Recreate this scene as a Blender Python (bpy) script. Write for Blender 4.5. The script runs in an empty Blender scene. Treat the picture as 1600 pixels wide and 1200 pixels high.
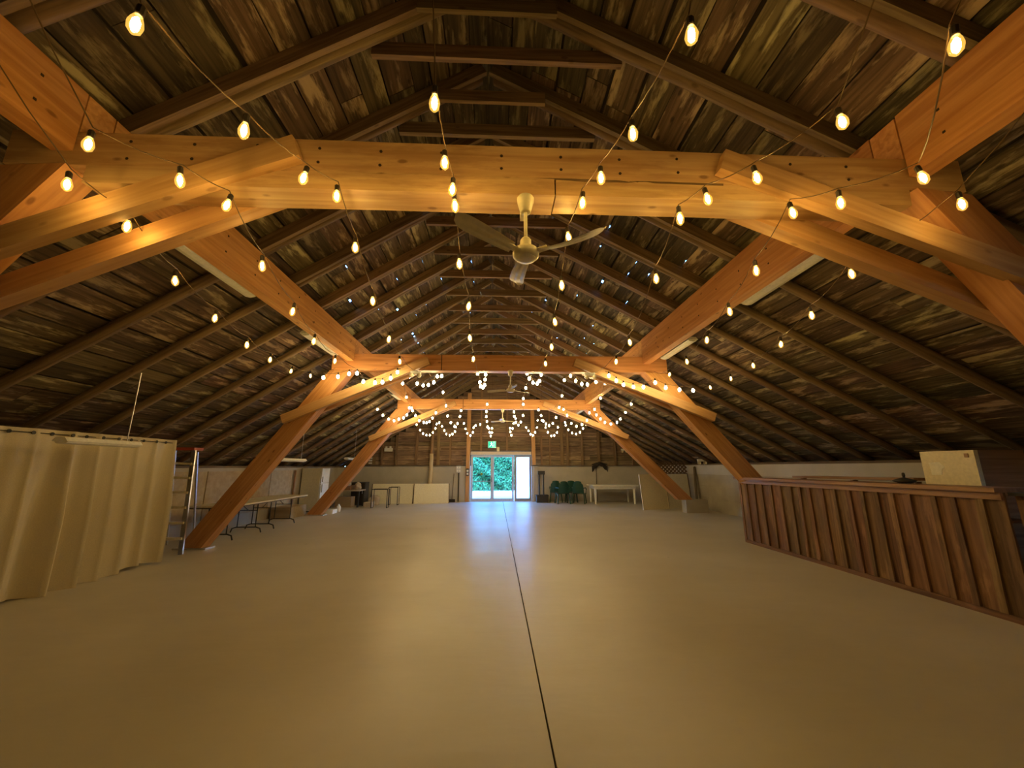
import bpy, bmesh, math, random
from mathutils import Vector, Matrix, Euler
random.seed(7)
C = bpy.context.scene.collection
PI = math.pi

# ------------------------------------------------------------------ camera
cam_d = bpy.data.cameras.new('camera'); cam = bpy.data.objects.new('camera', cam_d); C.objects.link(cam)
cam_d.sensor_width = 36.0; cam_d.lens = 13.5; cam_d.clip_start = 0.05; cam_d.clip_end = 300
CAM_Z = 1.5
cam.location = (0, 0, CAM_Z)
cam.rotation_euler = (math.radians(90) + math.atan(130/600), 0, -math.atan(25/613.9))
bpy.context.scene.camera = cam

# ------------------------------------------------------------------ world, sun, exposure
w = bpy.data.worlds.new('sky'); bpy.context.scene.world = w; w.use_nodes = True
nt = w.node_tree; nt.nodes.clear()
sky = nt.nodes.new('ShaderNodeTexSky'); sky.sky_type = 'NISHITA'; sky.sun_disc = False
sky.sun_elevation = math.radians(48); sky.sun_rotation = math.radians(200); sky.air_density = 1.0; sky.dust_density = 1.0
tint = nt.nodes.new('ShaderNodeMix'); tint.data_type = 'RGBA'; tint.blend_type = 'MULTIPLY'; tint.inputs[0].default_value = 1.0
tint.inputs[7].default_value = (0.5, 0.9, 1.5, 1)      # tungsten white balance of the photograph
bg = nt.nodes.new('ShaderNodeBackground'); bg.inputs[1].default_value = 4.0
out = nt.nodes.new('ShaderNodeOutputWorld')
nt.links.new(sky.outputs[0], tint.inputs[6]); nt.links.new(tint.outputs[2], bg.inputs[0]); nt.links.new(bg.outputs[0], out.inputs[0])
sun_d = bpy.data.lights.new('sun', 'SUN'); sun_d.energy = 7.0; sun_d.angle = 0.01; sun_d.color = (0.62, 0.88, 1.0)
sun = bpy.data.objects.new('sun', sun_d); C.objects.link(sun); sun.rotation_euler = Euler((math.radians(42), 0, math.radians(-25)))
BULB_NEAR = 215.0     # emission of a near filament
BULB_FAR = 95.0       # emission of a far bulb
vs = bpy.context.scene.view_settings
vs.view_transform = 'Standard'; vs.look = 'None'; vs.gamma = 1.0; vs.use_curve_mapping = False
vs.exposure = -0.14

# ------------------------------------------------------------------ materials
def new_mat(name):
    m = bpy.data.materials.new(name); m.use_nodes = True
    n = m.node_tree.nodes; b = n['Principled BSDF']
    return m, m.node_tree, b
def plain(name, col, rough=0.6, metal=0.0, bump=0.0, var=0.08, scale=30):
    m, t, b = new_mat(name)
    b.inputs['Roughness'].default_value = rough; b.inputs['Metallic'].default_value = metal
    tc = t.nodes.new('ShaderNodeTexCoord'); no = t.nodes.new('ShaderNodeTexNoise')
    no.inputs['Scale'].default_value = scale; no.inputs['Detail'].default_value = 4
    t.links.new(tc.outputs['Object'], no.inputs['Vector'])
    r = t.nodes.new('ShaderNodeValToRGB'); r.color_ramp.elements[0].position = 0.3; r.color_ramp.elements[1].position = 0.7
    r.color_ramp.elements[0].color = (*[c*(1-var) for c in col], 1); r.color_ramp.elements[1].color = (*[min(1, c*(1+var)) for c in col], 1)
    t.links.new(no.outputs['Fac'], r.inputs[0]); t.links.new(r.outputs[0], b.inputs['Base Color'])
    if bump:
        bp = t.nodes.new('ShaderNodeBump'); bp.inputs['Strength'].default_value = bump; bp.inputs['Distance'].default_value = 0.01
        t.links.new(no.outputs['Fac'], bp.inputs['Height']); t.links.new(bp.outputs[0], b.inputs['Normal'])
    return m
def wood(name, light, dark, rough=0.6, grain=1.0, knot=0.0, patch=None, patch_amt=0.5, bump=0.4, pervar=0.35):
    """wood with its grain along each piece's own local X"""
    m, t, b = new_mat(name); N = t.nodes; L = t.links
    b.inputs['Roughness'].default_value = rough
    tc = N.new('ShaderNodeTexCoord'); oi = N.new('ShaderNodeObjectInfo')
    ad = N.new('ShaderNodeVectorMath'); ad.operation = 'MULTIPLY_ADD'
    L.new(oi.outputs['Random'], ad.inputs[0]); ad.inputs[1].default_value = (37, 53, 71); L.new(tc.outputs['Object'], ad.inputs[2])
    mp = N.new('ShaderNodeMapping'); mp.inputs['Scale'].default_value = (0.7*grain, 14*grain, 14*grain); L.new(ad.outputs[0], mp.inputs[0])
    n1 = N.new('ShaderNodeTexNoise'); n1.inputs['Scale'].default_value = 2.0; n1.inputs['Detail'].default_value = 6; n1.inputs['Distortion'].default_value = 0.6
    L.new(mp.outputs[0], n1.inputs['Vector'])
    r = N.new('ShaderNodeValToRGB'); r.color_ramp.elements[0].position = 0.32; r.color_ramp.elements[1].position = 0.66
    r.color_ramp.elements[0].color = (*dark, 1); r.color_ramp.elements[1].color = (*light, 1)
    L.new(n1.outputs['Fac'], r.inputs[0]); col = r.outputs[0]
    if patch:
        mp2 = N.new('ShaderNodeMapping'); mp2.inputs['Scale'].default_value = (1.2, 6, 6); L.new(ad.outputs[0], mp2.inputs[0])
        n2 = N.new('ShaderNodeTexNoise'); n2.inputs['Scale'].default_value = 1.3; n2.inputs['Detail'].default_value = 8; n2.inputs['Roughness'].default_value = 0.65
        L.new(mp2.outputs[0], n2.inputs['Vector'])
        rr = N.new('ShaderNodeValToRGB'); rr.color_ramp.elements[0].position = 0.52; rr.color_ramp.elements[1].position = 0.62
        rr.color_ramp.elements[0].color = (0, 0, 0, 1); rr.color_ramp.elements[1].color = (patch_amt,)*3 + (1,)
        L.new(n2.outputs['Fac'], rr.inputs[0])
        mx = N.new('ShaderNodeMix'); mx.data_type = 'RGBA'; L.new(rr.outputs[0], mx.inputs[0]); L.new(col, mx.inputs[6]); mx.inputs[7].default_value = (*patch, 1)
        col = mx.outputs[2]
    if knot:
        mp3 = N.new('ShaderNodeMapping'); mp3.inputs['Scale'].default_value = (3.0, 6.5, 6.5); L.new(ad.outputs[0], mp3.inputs[0])
        v = N.new('ShaderNodeTexVoronoi'); v.inputs['Scale'].default_value = 1.0; L.new(mp3.outputs[0], v.inputs['Vector'])
        rk = N.new('ShaderNodeValToRGB'); rk.color_ramp.elements[0].position = 0.07; rk.color_ramp.elements[1].position = 0.13
        rk.color_ramp.elements[0].color = (knot,)*3 + (1,); rk.color_ramp.elements[1].color = (0, 0, 0, 1)
        L.new(v.outputs['Distance'], rk.inputs[0])
        mk = N.new('ShaderNodeMix'); mk.data_type = 'RGBA'; L.new(rk.outputs[0], mk.inputs[0]); L.new(col, mk.inputs[6])
        mk.inputs[7].default_value = (dark[0]*0.35, dark[1]*0.25, dark[2]*0.2, 1); col = mk.outputs[2]
    hv = N.new('ShaderNodeHueSaturation'); L.new(col, hv.inputs['Color'])
    mr = N.new('ShaderNodeMapRange'); mr.inputs[3].default_value = 1-pervar; mr.inputs[4].default_value = 1+pervar; L.new(oi.outputs['Random'], mr.inputs[0]); L.new(mr.outputs[0], hv.inputs['Value'])
    m2 = N.new('ShaderNodeMath'); m2.operation = 'MULTIPLY_ADD'; L.new(oi.outputs['Random'], m2.inputs[0]); m2.inputs[1].default_value = 7.0; m3 = N.new('ShaderNodeMath'); m3.operation = 'FRACT'; L.new(m2.outputs[0], m3.inputs[0])
    mh = N.new('ShaderNodeMapRange'); mh.inputs[3].default_value = 0.5-0.06*pervar; mh.inputs[4].default_value = 0.5+0.05*pervar; L.new(m3.outputs[0], mh.inputs[0]); L.new(mh.outputs[0], hv.inputs['Hue'])
    L.new(hv.outputs[0], b.inputs['Base Color'])
    bp = N.new('ShaderNodeBump'); bp.inputs['Strength'].default_value = bump; bp.inputs['Distance'].default_value = 0.004
    L.new(n1.outputs['Fac'], bp.inputs['Height']); L.new(bp.outputs[0], b.inputs['Normal'])
    return m
def emit(name, col, strength, sample=True):
    m, t, b = new_mat(name)
    b.inputs['Base Color'].default_value = (*col, 1); b.inputs['Emission Color'].default_value = (*col, 1); b.inputs['Emission Strength'].default_value = strength
    return m
def concrete(name, a, c2, rough=0.85, lines=False, scale=1.5, bump=0.15):
    m, t, b = new_mat(name); N = t.nodes; L = t.links; b.inputs['Roughness'].default_value = rough
    tc = N.new('ShaderNodeTexCoord'); n1 = N.new('ShaderNodeTexNoise'); n1.inputs['Scale'].default_value = scale; n1.inputs['Detail'].default_value = 9; n1.inputs['Roughness'].default_value = 0.6
    L.new(tc.outputs['Object'], n1.inputs['Vector'])
    r = N.new('ShaderNodeValToRGB'); r.color_ramp.elements[0].position = 0.3; r.color_ramp.elements[1].position = 0.7
    r.color_ramp.elements[0].color = (*a, 1); r.color_ramp.elements[1].color = (*c2, 1); L.new(n1.outputs['Fac'], r.inputs[0]); L.new(r.outputs[0], b.inputs['Base Color'])
    n2 = N.new('ShaderNodeTexNoise'); n2.inputs['Scale'].default_value = 14; n2.inputs['Detail'].default_value = 6; L.new(tc.outputs['Object'], n2.inputs['Vector'])
    h = n2.outputs['Fac']
    bp = N.new('ShaderNodeBump'); bp.inputs['Strength'].default_value = bump; bp.inputs['Distance'].default_value = 0.01; L.new(h, bp.inputs['Height']); L.new(bp.outputs[0], b.inputs['Normal'])
    return m
def floor_mat():
    m, t, b = new_mat('polished_concrete'); N = t.nodes; L = t.links
    tc = N.new('ShaderNodeTexCoord')
    n1 = N.new('ShaderNodeTexNoise'); n1.inputs['Scale'].default_value = 0.45; n1.inputs['Detail'].default_value = 8; n1.inputs['Roughness'].default_value = 0.55; L.new(tc.outputs['Object'], n1.inputs['Vector'])
    r = N.new('ShaderNodeValToRGB'); r.color_ramp.elements[0].position = 0.3; r.color_ramp.elements[1].position = 0.7
    r.color_ramp.elements[0].color = (0.46, 0.42, 0.35, 1); r.color_ramp.elements[1].color = (0.58, 0.54, 0.46, 1); L.new(n1.outputs['Fac'], r.inputs[0])
    v = N.new('ShaderNodeTexVoronoi'); v.inputs['Scale'].default_value = 0.9; L.new(tc.outputs['Object'], v.inputs['Vector'])
    rk = N.new('ShaderNodeValToRGB'); rk.color_ramp.elements[0].position = 0.012; rk.color_ramp.elements[1].position = 0.03
    rk.color_ramp.elements[0].color = (0.6, 0.6, 0.6, 1); rk.color_ramp.elements[1].color = (0, 0, 0, 1); L.new(v.outputs['Distance'], rk.inputs[0])
    mk = N.new('ShaderNodeMix'); mk.data_type = 'RGBA'; L.new(rk.outputs[0], mk.inputs[0]); L.new(r.outputs[0], mk.inputs[6]); mk.inputs[7].default_value = (0.08, 0.06, 0.04, 1)
    L.new(mk.outputs[2], b.inputs['Base Color'])
    n2 = N.new('ShaderNodeTexNoise'); n2.inputs['Scale'].default_value = 1.1; n2.inputs['Detail'].default_value = 4; L.new(tc.outputs['Object'], n2.inputs['Vector'])
    rr = N.new('ShaderNodeMapRange'); rr.inputs[3].default_value = 0.27; rr.inputs[4].default_value = 0.46; L.new(n2.outputs['Fac'], rr.inputs[0]); L.new(rr.outputs[0], b.inputs['Roughness'])
    mp = N.new('ShaderNodeMapping'); mp.inputs['Scale'].default_value = (1.3, 3.2, 1); L.new(tc.outputs['Object'], mp.inputs[0])
    n3 = N.new('ShaderNodeTexNoise'); n3.inputs['Scale'].default_value = 1.2; n3.inputs['Detail'].default_value = 3; L.new(mp.outputs[0], n3.inputs['Vector'])
    bp = N.new('ShaderNodeBump'); bp.inputs['Strength'].default_value = 0.4; bp.inputs['Distance'].default_value = 0.02; L.new(n3.outputs['Fac'], bp.inputs['Height']); L.new(bp.outputs[0], b.inputs['Normal'])
    return m

M = {}
M['floor'] = floor_mat()
M['joint'] = plain('joint_dirt', (0.03, 0.02, 0.012), 0.9)
M['concrete'] = concrete('old_concrete', (0.32, 0.28, 0.22), (0.44, 0.39, 0.31))
M['concrete_pale'] = concrete('pale_concrete', (0.42, 0.39, 0.34), (0.52, 0.48, 0.42))
M['beam'] = wood('glulam_fir', (0.68, 0.35, 0.13), (0.48, 0.21, 0.065), 0.5, 0.8, knot=0.7, pervar=0.12)
M['beam_new'] = wood('fresh_fir', (0.60, 0.39, 0.18), (0.40, 0.22, 0.085), 0.5, 0.6, knot=0.7, pervar=0.08, patch=(0.34, 0.18, 0.07), patch_amt=0.6)
M['brace'] = wood('brace_plank', (0.58, 0.34, 0.15), (0.42, 0.22, 0.08), 0.55, 0.8, knot=0.5, pervar=0.08)
M['rafter'] = wood('old_rafter', (0.26, 0.175, 0.095), (0.13, 0.078, 0.04), 0.75, 1.0, knot=0.5, pervar=0.25)
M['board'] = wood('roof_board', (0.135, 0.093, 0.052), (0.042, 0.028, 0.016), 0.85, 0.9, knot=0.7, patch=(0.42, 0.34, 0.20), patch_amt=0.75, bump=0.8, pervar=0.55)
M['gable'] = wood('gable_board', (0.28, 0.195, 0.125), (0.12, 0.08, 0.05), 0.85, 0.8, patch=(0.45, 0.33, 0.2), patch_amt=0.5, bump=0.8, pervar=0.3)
M['stud'] = wood('gable_stud', (0.30, 0.20, 0.11), (0.17, 0.10, 0.05), 0.8, 1.0, pervar=0.25)
M['post'] = wood('fir_post', (0.62, 0.34, 0.14), (0.45, 0.22, 0.08), 0.6, 1.0, pervar=0.05)
M['log'] = wood('peeled_log', (0.75, 0.62, 0.42), (0.5, 0.38, 0.24), 0.7, 1.0, knot=0.6, pervar=0.05)
M['dark_board'] = wood('weathered_plank', (0.16, 0.12, 0.075), (0.08, 0.055, 0.035), 0.85, 1.0, pervar=0.2)
M['bar'] = wood('bar_board', (0.22, 0.125, 0.06), (0.10, 0.05, 0.024), 0.7, 1.0, knot=0.4, patch=(0.34, 0.2, 0.1), patch_amt=0.5, pervar=0.3)
M['bar_top'] = wood('bar_top', (0.36, 0.2, 0.1), (0.22, 0.11, 0.05), 0.45, 0.8, pervar=0.05)
M['darkwood'] = wood('dark_bark', (0.14, 0.07, 0.03), (0.05, 0.025, 0.012), 0.9)
M['lattice'] = wood('lattice_strip', (0.16, 0.10, 0.06), (0.10, 0.06, 0.035), 0.8, pervar=0.1)
M['ply'] = wood('plywood_sheet', (0.42, 0.33, 0.21), (0.33, 0.25, 0.15), 0.8, 0.3, patch=(0.26, 0.19, 0.11), patch_amt=0.3, pervar=0.1)
M['white'] = plain('white_paint', (0.82, 0.81, 0.76), 0.5)
M['cream'] = plain('cream_enamel', (0.75, 0.66, 0.45), 0.35)
M['fridge'] = plain('fridge_enamel', (0.66, 0.62, 0.50), 0.35)
M['panel'] = plain('painted_board', (0.78, 0.74, 0.60), 0.7)
M['curtain'] = plain('curtain_cloth', (0.56, 0.49, 0.36), 0.9, bump=0.1, scale=120)
M['black'] = plain('black_metal', (0.02, 0.018, 0.016), 0.5)
M['black_plastic'] = plain('black_plastic', (0.03, 0.028, 0.028), 0.6)
M['alu'] = plain('aluminium', (0.62, 0.6, 0.57), 0.35, 0.9)
M['red'] = plain('red_plastic', (0.42, 0.07, 0.03), 0.5)
M['green'] = plain('green_resin', (0.006, 0.05, 0.035), 0.45)
M['door_frame'] = plain('door_aluminium', (0.55, 0.56, 0.58), 0.4)
M['door_dark'] = plain('door_grey', (0.30, 0.27, 0.26), 0.5)
M['header'] = plain('header_board', (0.72, 0.60, 0.48), 0.6)
M['cable'] = plain('brown_cable', (0.10, 0.055, 0.02), 0.6)
M['socket'] = plain('dark_socket', (0.03, 0.02, 0.012), 0.5)
M['tabletop'] = plain('tabletop_laminate', (0.62, 0.54, 0.38), 0.5)
M['nail'] = plain('bolt_head', (0.03, 0.015, 0.008), 0.7)
M['paper'] = plain('paper', (0.85, 0.82, 0.7), 0.8)
M['blue'] = plain('blue_plastic', (0.02, 0.05, 0.2), 0.5)
M['card'] = plain('cardboard', (0.38, 0.27, 0.16), 0.8)
M['rag'] = plain('pale_cloth', (0.5, 0.42, 0.34), 0.9)
M['darkcloth'] = plain('dark_cloth', (0.025, 0.018, 0.016), 0.9)
M['pave'] = plain('pale_paving', (0.80, 0.80, 0.78), 0.8, scale=4)
M['leaf'] = plain('hedge_leaf', (0.03, 0.14, 0.045), 0.5, var=0.5, scale=6)
M['leaf_dark'] = plain('hedge_core', (0.006, 0.03, 0.014), 0.9)
M['filament'] = emit('glowing_filament', (1.0, 0.76, 0.33), BULB_NEAR)
M['bulb_far'] = emit('glowing_bulb', (1.0, 0.74, 0.33), BULB_FAR)
M['exit_green'] = emit('exit_green', (0.0, 0.62, 0.40), 1.0)
M['exit_white'] = emit('exit_white', (0.75, 1.0, 0.9), 1.2)
# amber glass envelope, lets the filament's light out
m, t, b = new_mat('amber_glass')
tr = t.nodes.new('ShaderNodeBsdfTransparent'); tr.inputs[0].default_value = (1.0, 0.82, 0.45, 1)
gl = t.nodes.new('ShaderNodeBsdfGlossy'); gl.inputs['Roughness'].default_value = 0.05
em = t.nodes.new('ShaderNodeEmission'); em.inputs[0].default_value = (1.0, 0.62, 0.12, 1); em.inputs[1].default_value = 0.55
m1 = t.nodes.new('ShaderNodeMixShader'); m1.inputs[0].default_value = 0.06
ads = t.nodes.new('ShaderNodeAddShader')
t.links.new(tr.outputs[0], m1.inputs[1]); t.links.new(gl.outputs[0], m1.inputs[2]); t.links.new(m1.outputs[0], ads.inputs[0]); t.links.new(em.outputs[0], ads.inputs[1])
t.links.new(ads.outputs[0], t.nodes['Material Output'].inputs[0]); m.cycles.emission_sampling = 'NONE'; M['glass_amber'] = m
# clear door glass and milky panel
m, t, b = new_mat('door_glass')
tr = t.nodes.new('ShaderNodeBsdfTransparent'); tr.inputs[0].default_value = (0.80, 0.96, 0.98, 1)
gl = t.nodes.new('ShaderNodeBsdfGlossy'); gl.inputs['Roughness'].default_value = 0.02
m1 = t.nodes.new('ShaderNodeMixShader'); m1.inputs[0].default_value = 0.06
t.links.new(tr.outputs[0], m1.inputs[1]); t.links.new(gl.outputs[0], m1.inputs[2]); t.links.new(m1.outputs[0], t.nodes['Material Output'].inputs[0]); M['glass'] = m
m, t, b = new_mat('milky_glass')
tl = t.nodes.new('ShaderNodeBsdfTranslucent'); tl.inputs[0].default_value = (0.95, 0.95, 0.95, 1)
tr = t.nodes.new('ShaderNodeBsdfTransparent'); m1 = t.nodes.new('ShaderNodeMixShader'); m1.inputs[0].default_value = 0.15
t.links.new(tl.outputs[0], m1.inputs[1]); t.links.new(tr.outputs[0], m1.inputs[2]); t.links.new(m1.outputs[0], t.nodes['Material Output'].inputs[0]); M['milky'] = m

# ------------------------------------------------------------------ helpers
WM = {}      # world matrix of each object that has one of its own
def mesh_obj(name, verts, faces, mat, parent=None, matrix=None, smooth=False):
    me = bpy.data.meshes.new(name); me.from_pydata([tuple(v) for v in verts], [], faces); me.update()
    if mat: me.materials.append(mat)
    if smooth:
        for p in me.polygons: p.use_smooth = True
    return link(name, me, parent, matrix)
def link(name, me, parent=None, matrix=None):
    o = bpy.data.objects.new(name, me); C.objects.link(o)
    if parent is not None:
        o.parent = parent
        o.matrix_parent_inverse = WM.get(parent.name, Matrix()).inverted()
    if matrix is not None: o.matrix_basis = matrix; WM[o.name] = matrix.copy()
    return o
class MB:
    """collects shapes in world coordinates for one mesh"""
    def __init__(s): s.v = []; s.f = []
    def box(s, x0, x1, y0, y1, z0, z1):
        i = len(s.v)
        s.v += [(x, y, z) for z in (z0, z1) for y in (y0, y1) for x in (x0, x1)]
        s.f += [tuple(i+k for k in q) for q in ((0,2,3,1),(4,5,7,6),(0,1,5,4),(2,6,7,3),(0,4,6,2),(1,3,7,5))]
        return s
    def bar(s, p0, p1, w, d, up=(0,0,1)):
        p0, p1 = Vector(p0), Vector(p1); a = (p1-p0).normalized(); up = Vector(up)
        if abs(a.dot(up)) > 0.99: up = Vector((0, 1, 0))
        r = a.cross(up).normalized(); u = r.cross(a).normalized(); i = len(s.v)
        for p in (p0, p1):
            for su, sr in ((-1,-1),(-1,1),(1,1),(1,-1)): s.v.append(tuple(p + r*sr*w/2 + u*su*d/2))
        s.f += [(i,i+1,i+2,i+3),(i+7,i+6,i+5,i+4)] + [(i+k, i+4+k, i+4+(k+1)%4, i+(k+1)%4) for k in range(4)]
        return s
    def tube(s, pts, r, n=8, caps=True, rs=None):
        pts = [Vector(p) for p in pts]; i0 = len(s.v); prev = None
        for k, p in enumerate(pts):
            a = (pts[min(k+1, len(pts)-1)] - pts[max(k-1, 0)]).normalized()
            up = Vector((0, 0, 1)) if abs(a.z) < 0.95 else Vector((0, 1, 0))
            rr = a.cross(up).normalized(); u = rr.cross(a)
            rad = rs[k] if rs else r
            for q in range(n):
                t = 2*PI*q/n; s.v.append(tuple(p + (rr*math.cos(t) + u*math.sin(t))*rad))
        for k in range(len(pts)-1):
            for q in range(n):
                a, b = i0+k*n+q, i0+k*n+(q+1) % n; s.f.append((a, b, b+n, a+n))
        if caps:
            s.f.append(tuple(i0+q for q in reversed(range(n)))); s.f.append(tuple(i0+(len(pts)-1)*n+q for q in range(n)))
        return s
    def lathe(s, c, prof, n=16, axis='z'):
        i0 = len(s.v); c = Vector(c)
        for r, h in prof:
            for q in range(n):
                t = 2*PI*q/n
                s.v.append(tuple(c + (Vector((r*math.cos(t), r*math.sin(t), h)) if axis == 'z' else Vector((r*math.cos(t), h, r*math.sin(t))))))
        for k in range(len(prof)-1):
            for q in range(n):
                a, b = i0+k*n+q, i0+k*n+(q+1) % n; s.f.append((a, b, b+n, a+n) if axis == 'z' else (b, a, a+n, b+n))
        s.f.append(tuple(i0+q for q in reversed(range(n)))); s.f.append(tuple(i0+(len(prof)-1)*n+q for q in range(n)))
        return s
    def grid(s, rows):
        i0 = len(s.v); nr, nc = len(rows), len(rows[0])
        for r in rows: s.v += [tuple(p) for p in r]
        for a in range(nr-1):
            for b in range(nc-1):
                k = i0+a*nc+b; s.f.append((k, k+1, k+nc+1, k+nc))
        return s
    def poly(s, pts, th, nrm):
        i = len(s.v); n = len(pts); nv = Vector(nrm)*th
        s.v += [tuple(p) for p in pts] + [tuple(Vector(p)+nv) for p in pts]
        s.f += [tuple(range(i, i+n))[::-1], tuple(range(i+n, i+2*n))] + [(i+k, i+(k+1) % n, i+n+(k+1) % n, i+n+k) for k in range(n)]
        return s
    def build(s, name, mat, parent=None, smooth=False): return mesh_obj(name, s.v, s.f, mat, parent, smooth=smooth)
def thing(name, label, cat, loc=(0,0,0), group=None):
    o = bpy.data.objects.new(name, None); C.objects.link(o); o.location = loc; WM[o.name] = Matrix.Translation(loc); o.empty_display_size = 0.1
    o['label'] = label; o['category'] = cat
    if group: o['group'] = group
    return o
def tag(o, label, cat, group=None):
    o['label'] = label; o['category'] = cat
    if group: o['group'] = group
    return o
def struct(name, label=None, loc=(0,0,0)):
    o = bpy.data.objects.new(name, None); C.objects.link(o); o.location = loc; WM[o.name] = Matrix.Translation(loc); o['kind'] = 'structure'
    if label: o['label'] = label
    return o
def frame_mat(p0, p1, up):
    p0, p1 = Vector(p0), Vector(p1); a = (p1-p0).normalized(); up = Vector(up)
    r = up.cross(a).normalized(); u = a.cross(r).normalized()
    m = Matrix((a, r, u)).transposed().to_4x4(); m.translation = (p0+p1)/2
    return m, (p1-p0).length
def plank(name, p0, p1, w, d, mat, parent, up=(0,0,1), jit=0.0, seg=1, bevel=0.0, ends=(0, 0)):
    """timber from p0 to p1; its mesh runs along its own local X so the grain follows it. w across, d along up.
    ends = shear of each end face along local z (mitred ends)"""
    m, L = frame_mat(p0, p1, up); v = []; f = []
    hs = -m[2][2]/m[2][0] if abs(m[2][0]) > 1e-6 else 0      # 'h': end face cut level with the ground
    ends = [hs if e == 'h' else e for e in ends]
    for k in range(seg+1):
        x = -L/2 + L*k/seg
        sh = ends[0] if k == 0 else (ends[1] if k == seg else 0)
        for sy, sz in ((-1,-1),(1,-1),(1,1),(-1,1)):
            jy = random.uniform(-jit, jit); v.append((x + sh*sz*d/2, sy*w/2 + jy, sz*d/2 + random.uniform(-jit, jit)*0.3))
    f.append((0,3,2,1)); n = seg*4; f.append((n, n+1, n+2, n+3))
    for k in range(seg):
        for q in range(4):
            a = k*4+q; b = k*4+(q+1) % 4; f.append((a, b, b+4, a+4))
    return mesh_obj(name, v, f, mat, parent, matrix=m)
def pole(name, p0, p1, r0, r1, mat, parent, n=7, seg=6, jit=0.008, up=(0,1,0)):
    m, L = frame_mat(p0, p1, up); v = []; f = []
    cy = cz = 0
    for k in range(seg+1):
        x = -L/2 + L*k/seg; rad = r0+(r1-r0)*k/seg
        cy = random.uniform(-jit, jit); cz = random.uniform(-jit, jit)
        for q in range(n):
            t = 2*PI*q/n; v.append((x, cy+rad*math.cos(t), cz+rad*math.sin(t)))
    for k in range(seg):
        for q in range(n):
            a = k*n+q; b = k*n+(q+1) % n; f.append((a, b, b+n, a+n))
    f.append(tuple(reversed(range(n)))); f.append(tuple(seg*n+q for q in range(n)))
    return mesh_obj(name, v, f, mat, parent, matrix=m, smooth=True)
def copy_tree(o, parent=None):
    c = o.copy(); C.objects.link(c)
    if parent is not None: c.parent = parent
    for ch in list(o.children): copy_tree(ch, c)
    return c

# ------------------------------------------------------------------ floor and outside ground
XJ = 0.32
fl = MB().box(-7.0, 7.85, -4.2, 18.15, -0.3, -0.015).build('floor', M['joint']); fl['kind'] = 'structure'
MB().box(-6.75, XJ-0.006, -4.0, 18.15, -0.0149, 0).build('slab', M['floor'], fl)
MB().box(XJ+0.006, 7.6, -4.0, 18.15, -0.0149, 0).build('slab', M['floor'], fl)
pv = MB().box(-14, 14, 18.2, 32, -0.3, -0.02).build('ground', M['pave']); pv['kind'] = 'structure'

# ------------------------------------------------------------------ side walls
wl = MB().box(-7.0, -6.75, -4.2, 18.15, -0.3, 1.48).build('wall_left', M['concrete']); wl['kind'] = 'structure'
wr = MB().box(7.6, 7.85, -4.2, 18.15, -0.3, 1.58).build('wall_right', M['concrete']); wr['kind'] = 'structure'
for y0 in (6.9, 8.2, 9.5, 10.8, 12.1):        # plywood sheets lining the left wall
    MB().box(-6.75, -6.725, y0+0.01, y0+1.28 if y0 < 12 else y0+1.2, 0.30, 1.40).build('plywood_sheet', M['ply'], wl)
for z0, z1, th in ((0.0, 0.42, 0.012), (0.43, 0.84, 0.02), (0.85, 1.24, 0.012), (1.25, 1.57, 0.022)):   # form-board lifts of the right wall
    MB().box(7.6-th, 7.6, -4.0, 17.85, z0, z1).build('cast_band', M['concrete_pale'] if z0 > 1 else M['concrete'], wr)
MB().box(-6.99, -6.96, -4.2, 18.15, 1.48, 1.62).build('eave_light_block', M['joint'], wl)  # unseen strips added to keep sky light out of the eave gaps
MB().box(7.80, 7.83, -4.2, 18.15, 1.58, 1.72).build('eave_light_block', M['joint'], wr)
sl = plank('trim_1', (-6.86, -4.0, 1.505), (-6.86, 18.0, 1.505), 0.22, 0.05, M['dark_board'], None, jit=0.012, seg=40); sl['kind'] = 'structure'
sl = plank('trim_2', (7.72, -4.0, 1.605), (7.72, 18.0, 1.605), 0.22, 0.05, M['dark_board'], None, jit=0.012, seg=40); sl['kind'] = 'structure'

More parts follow.
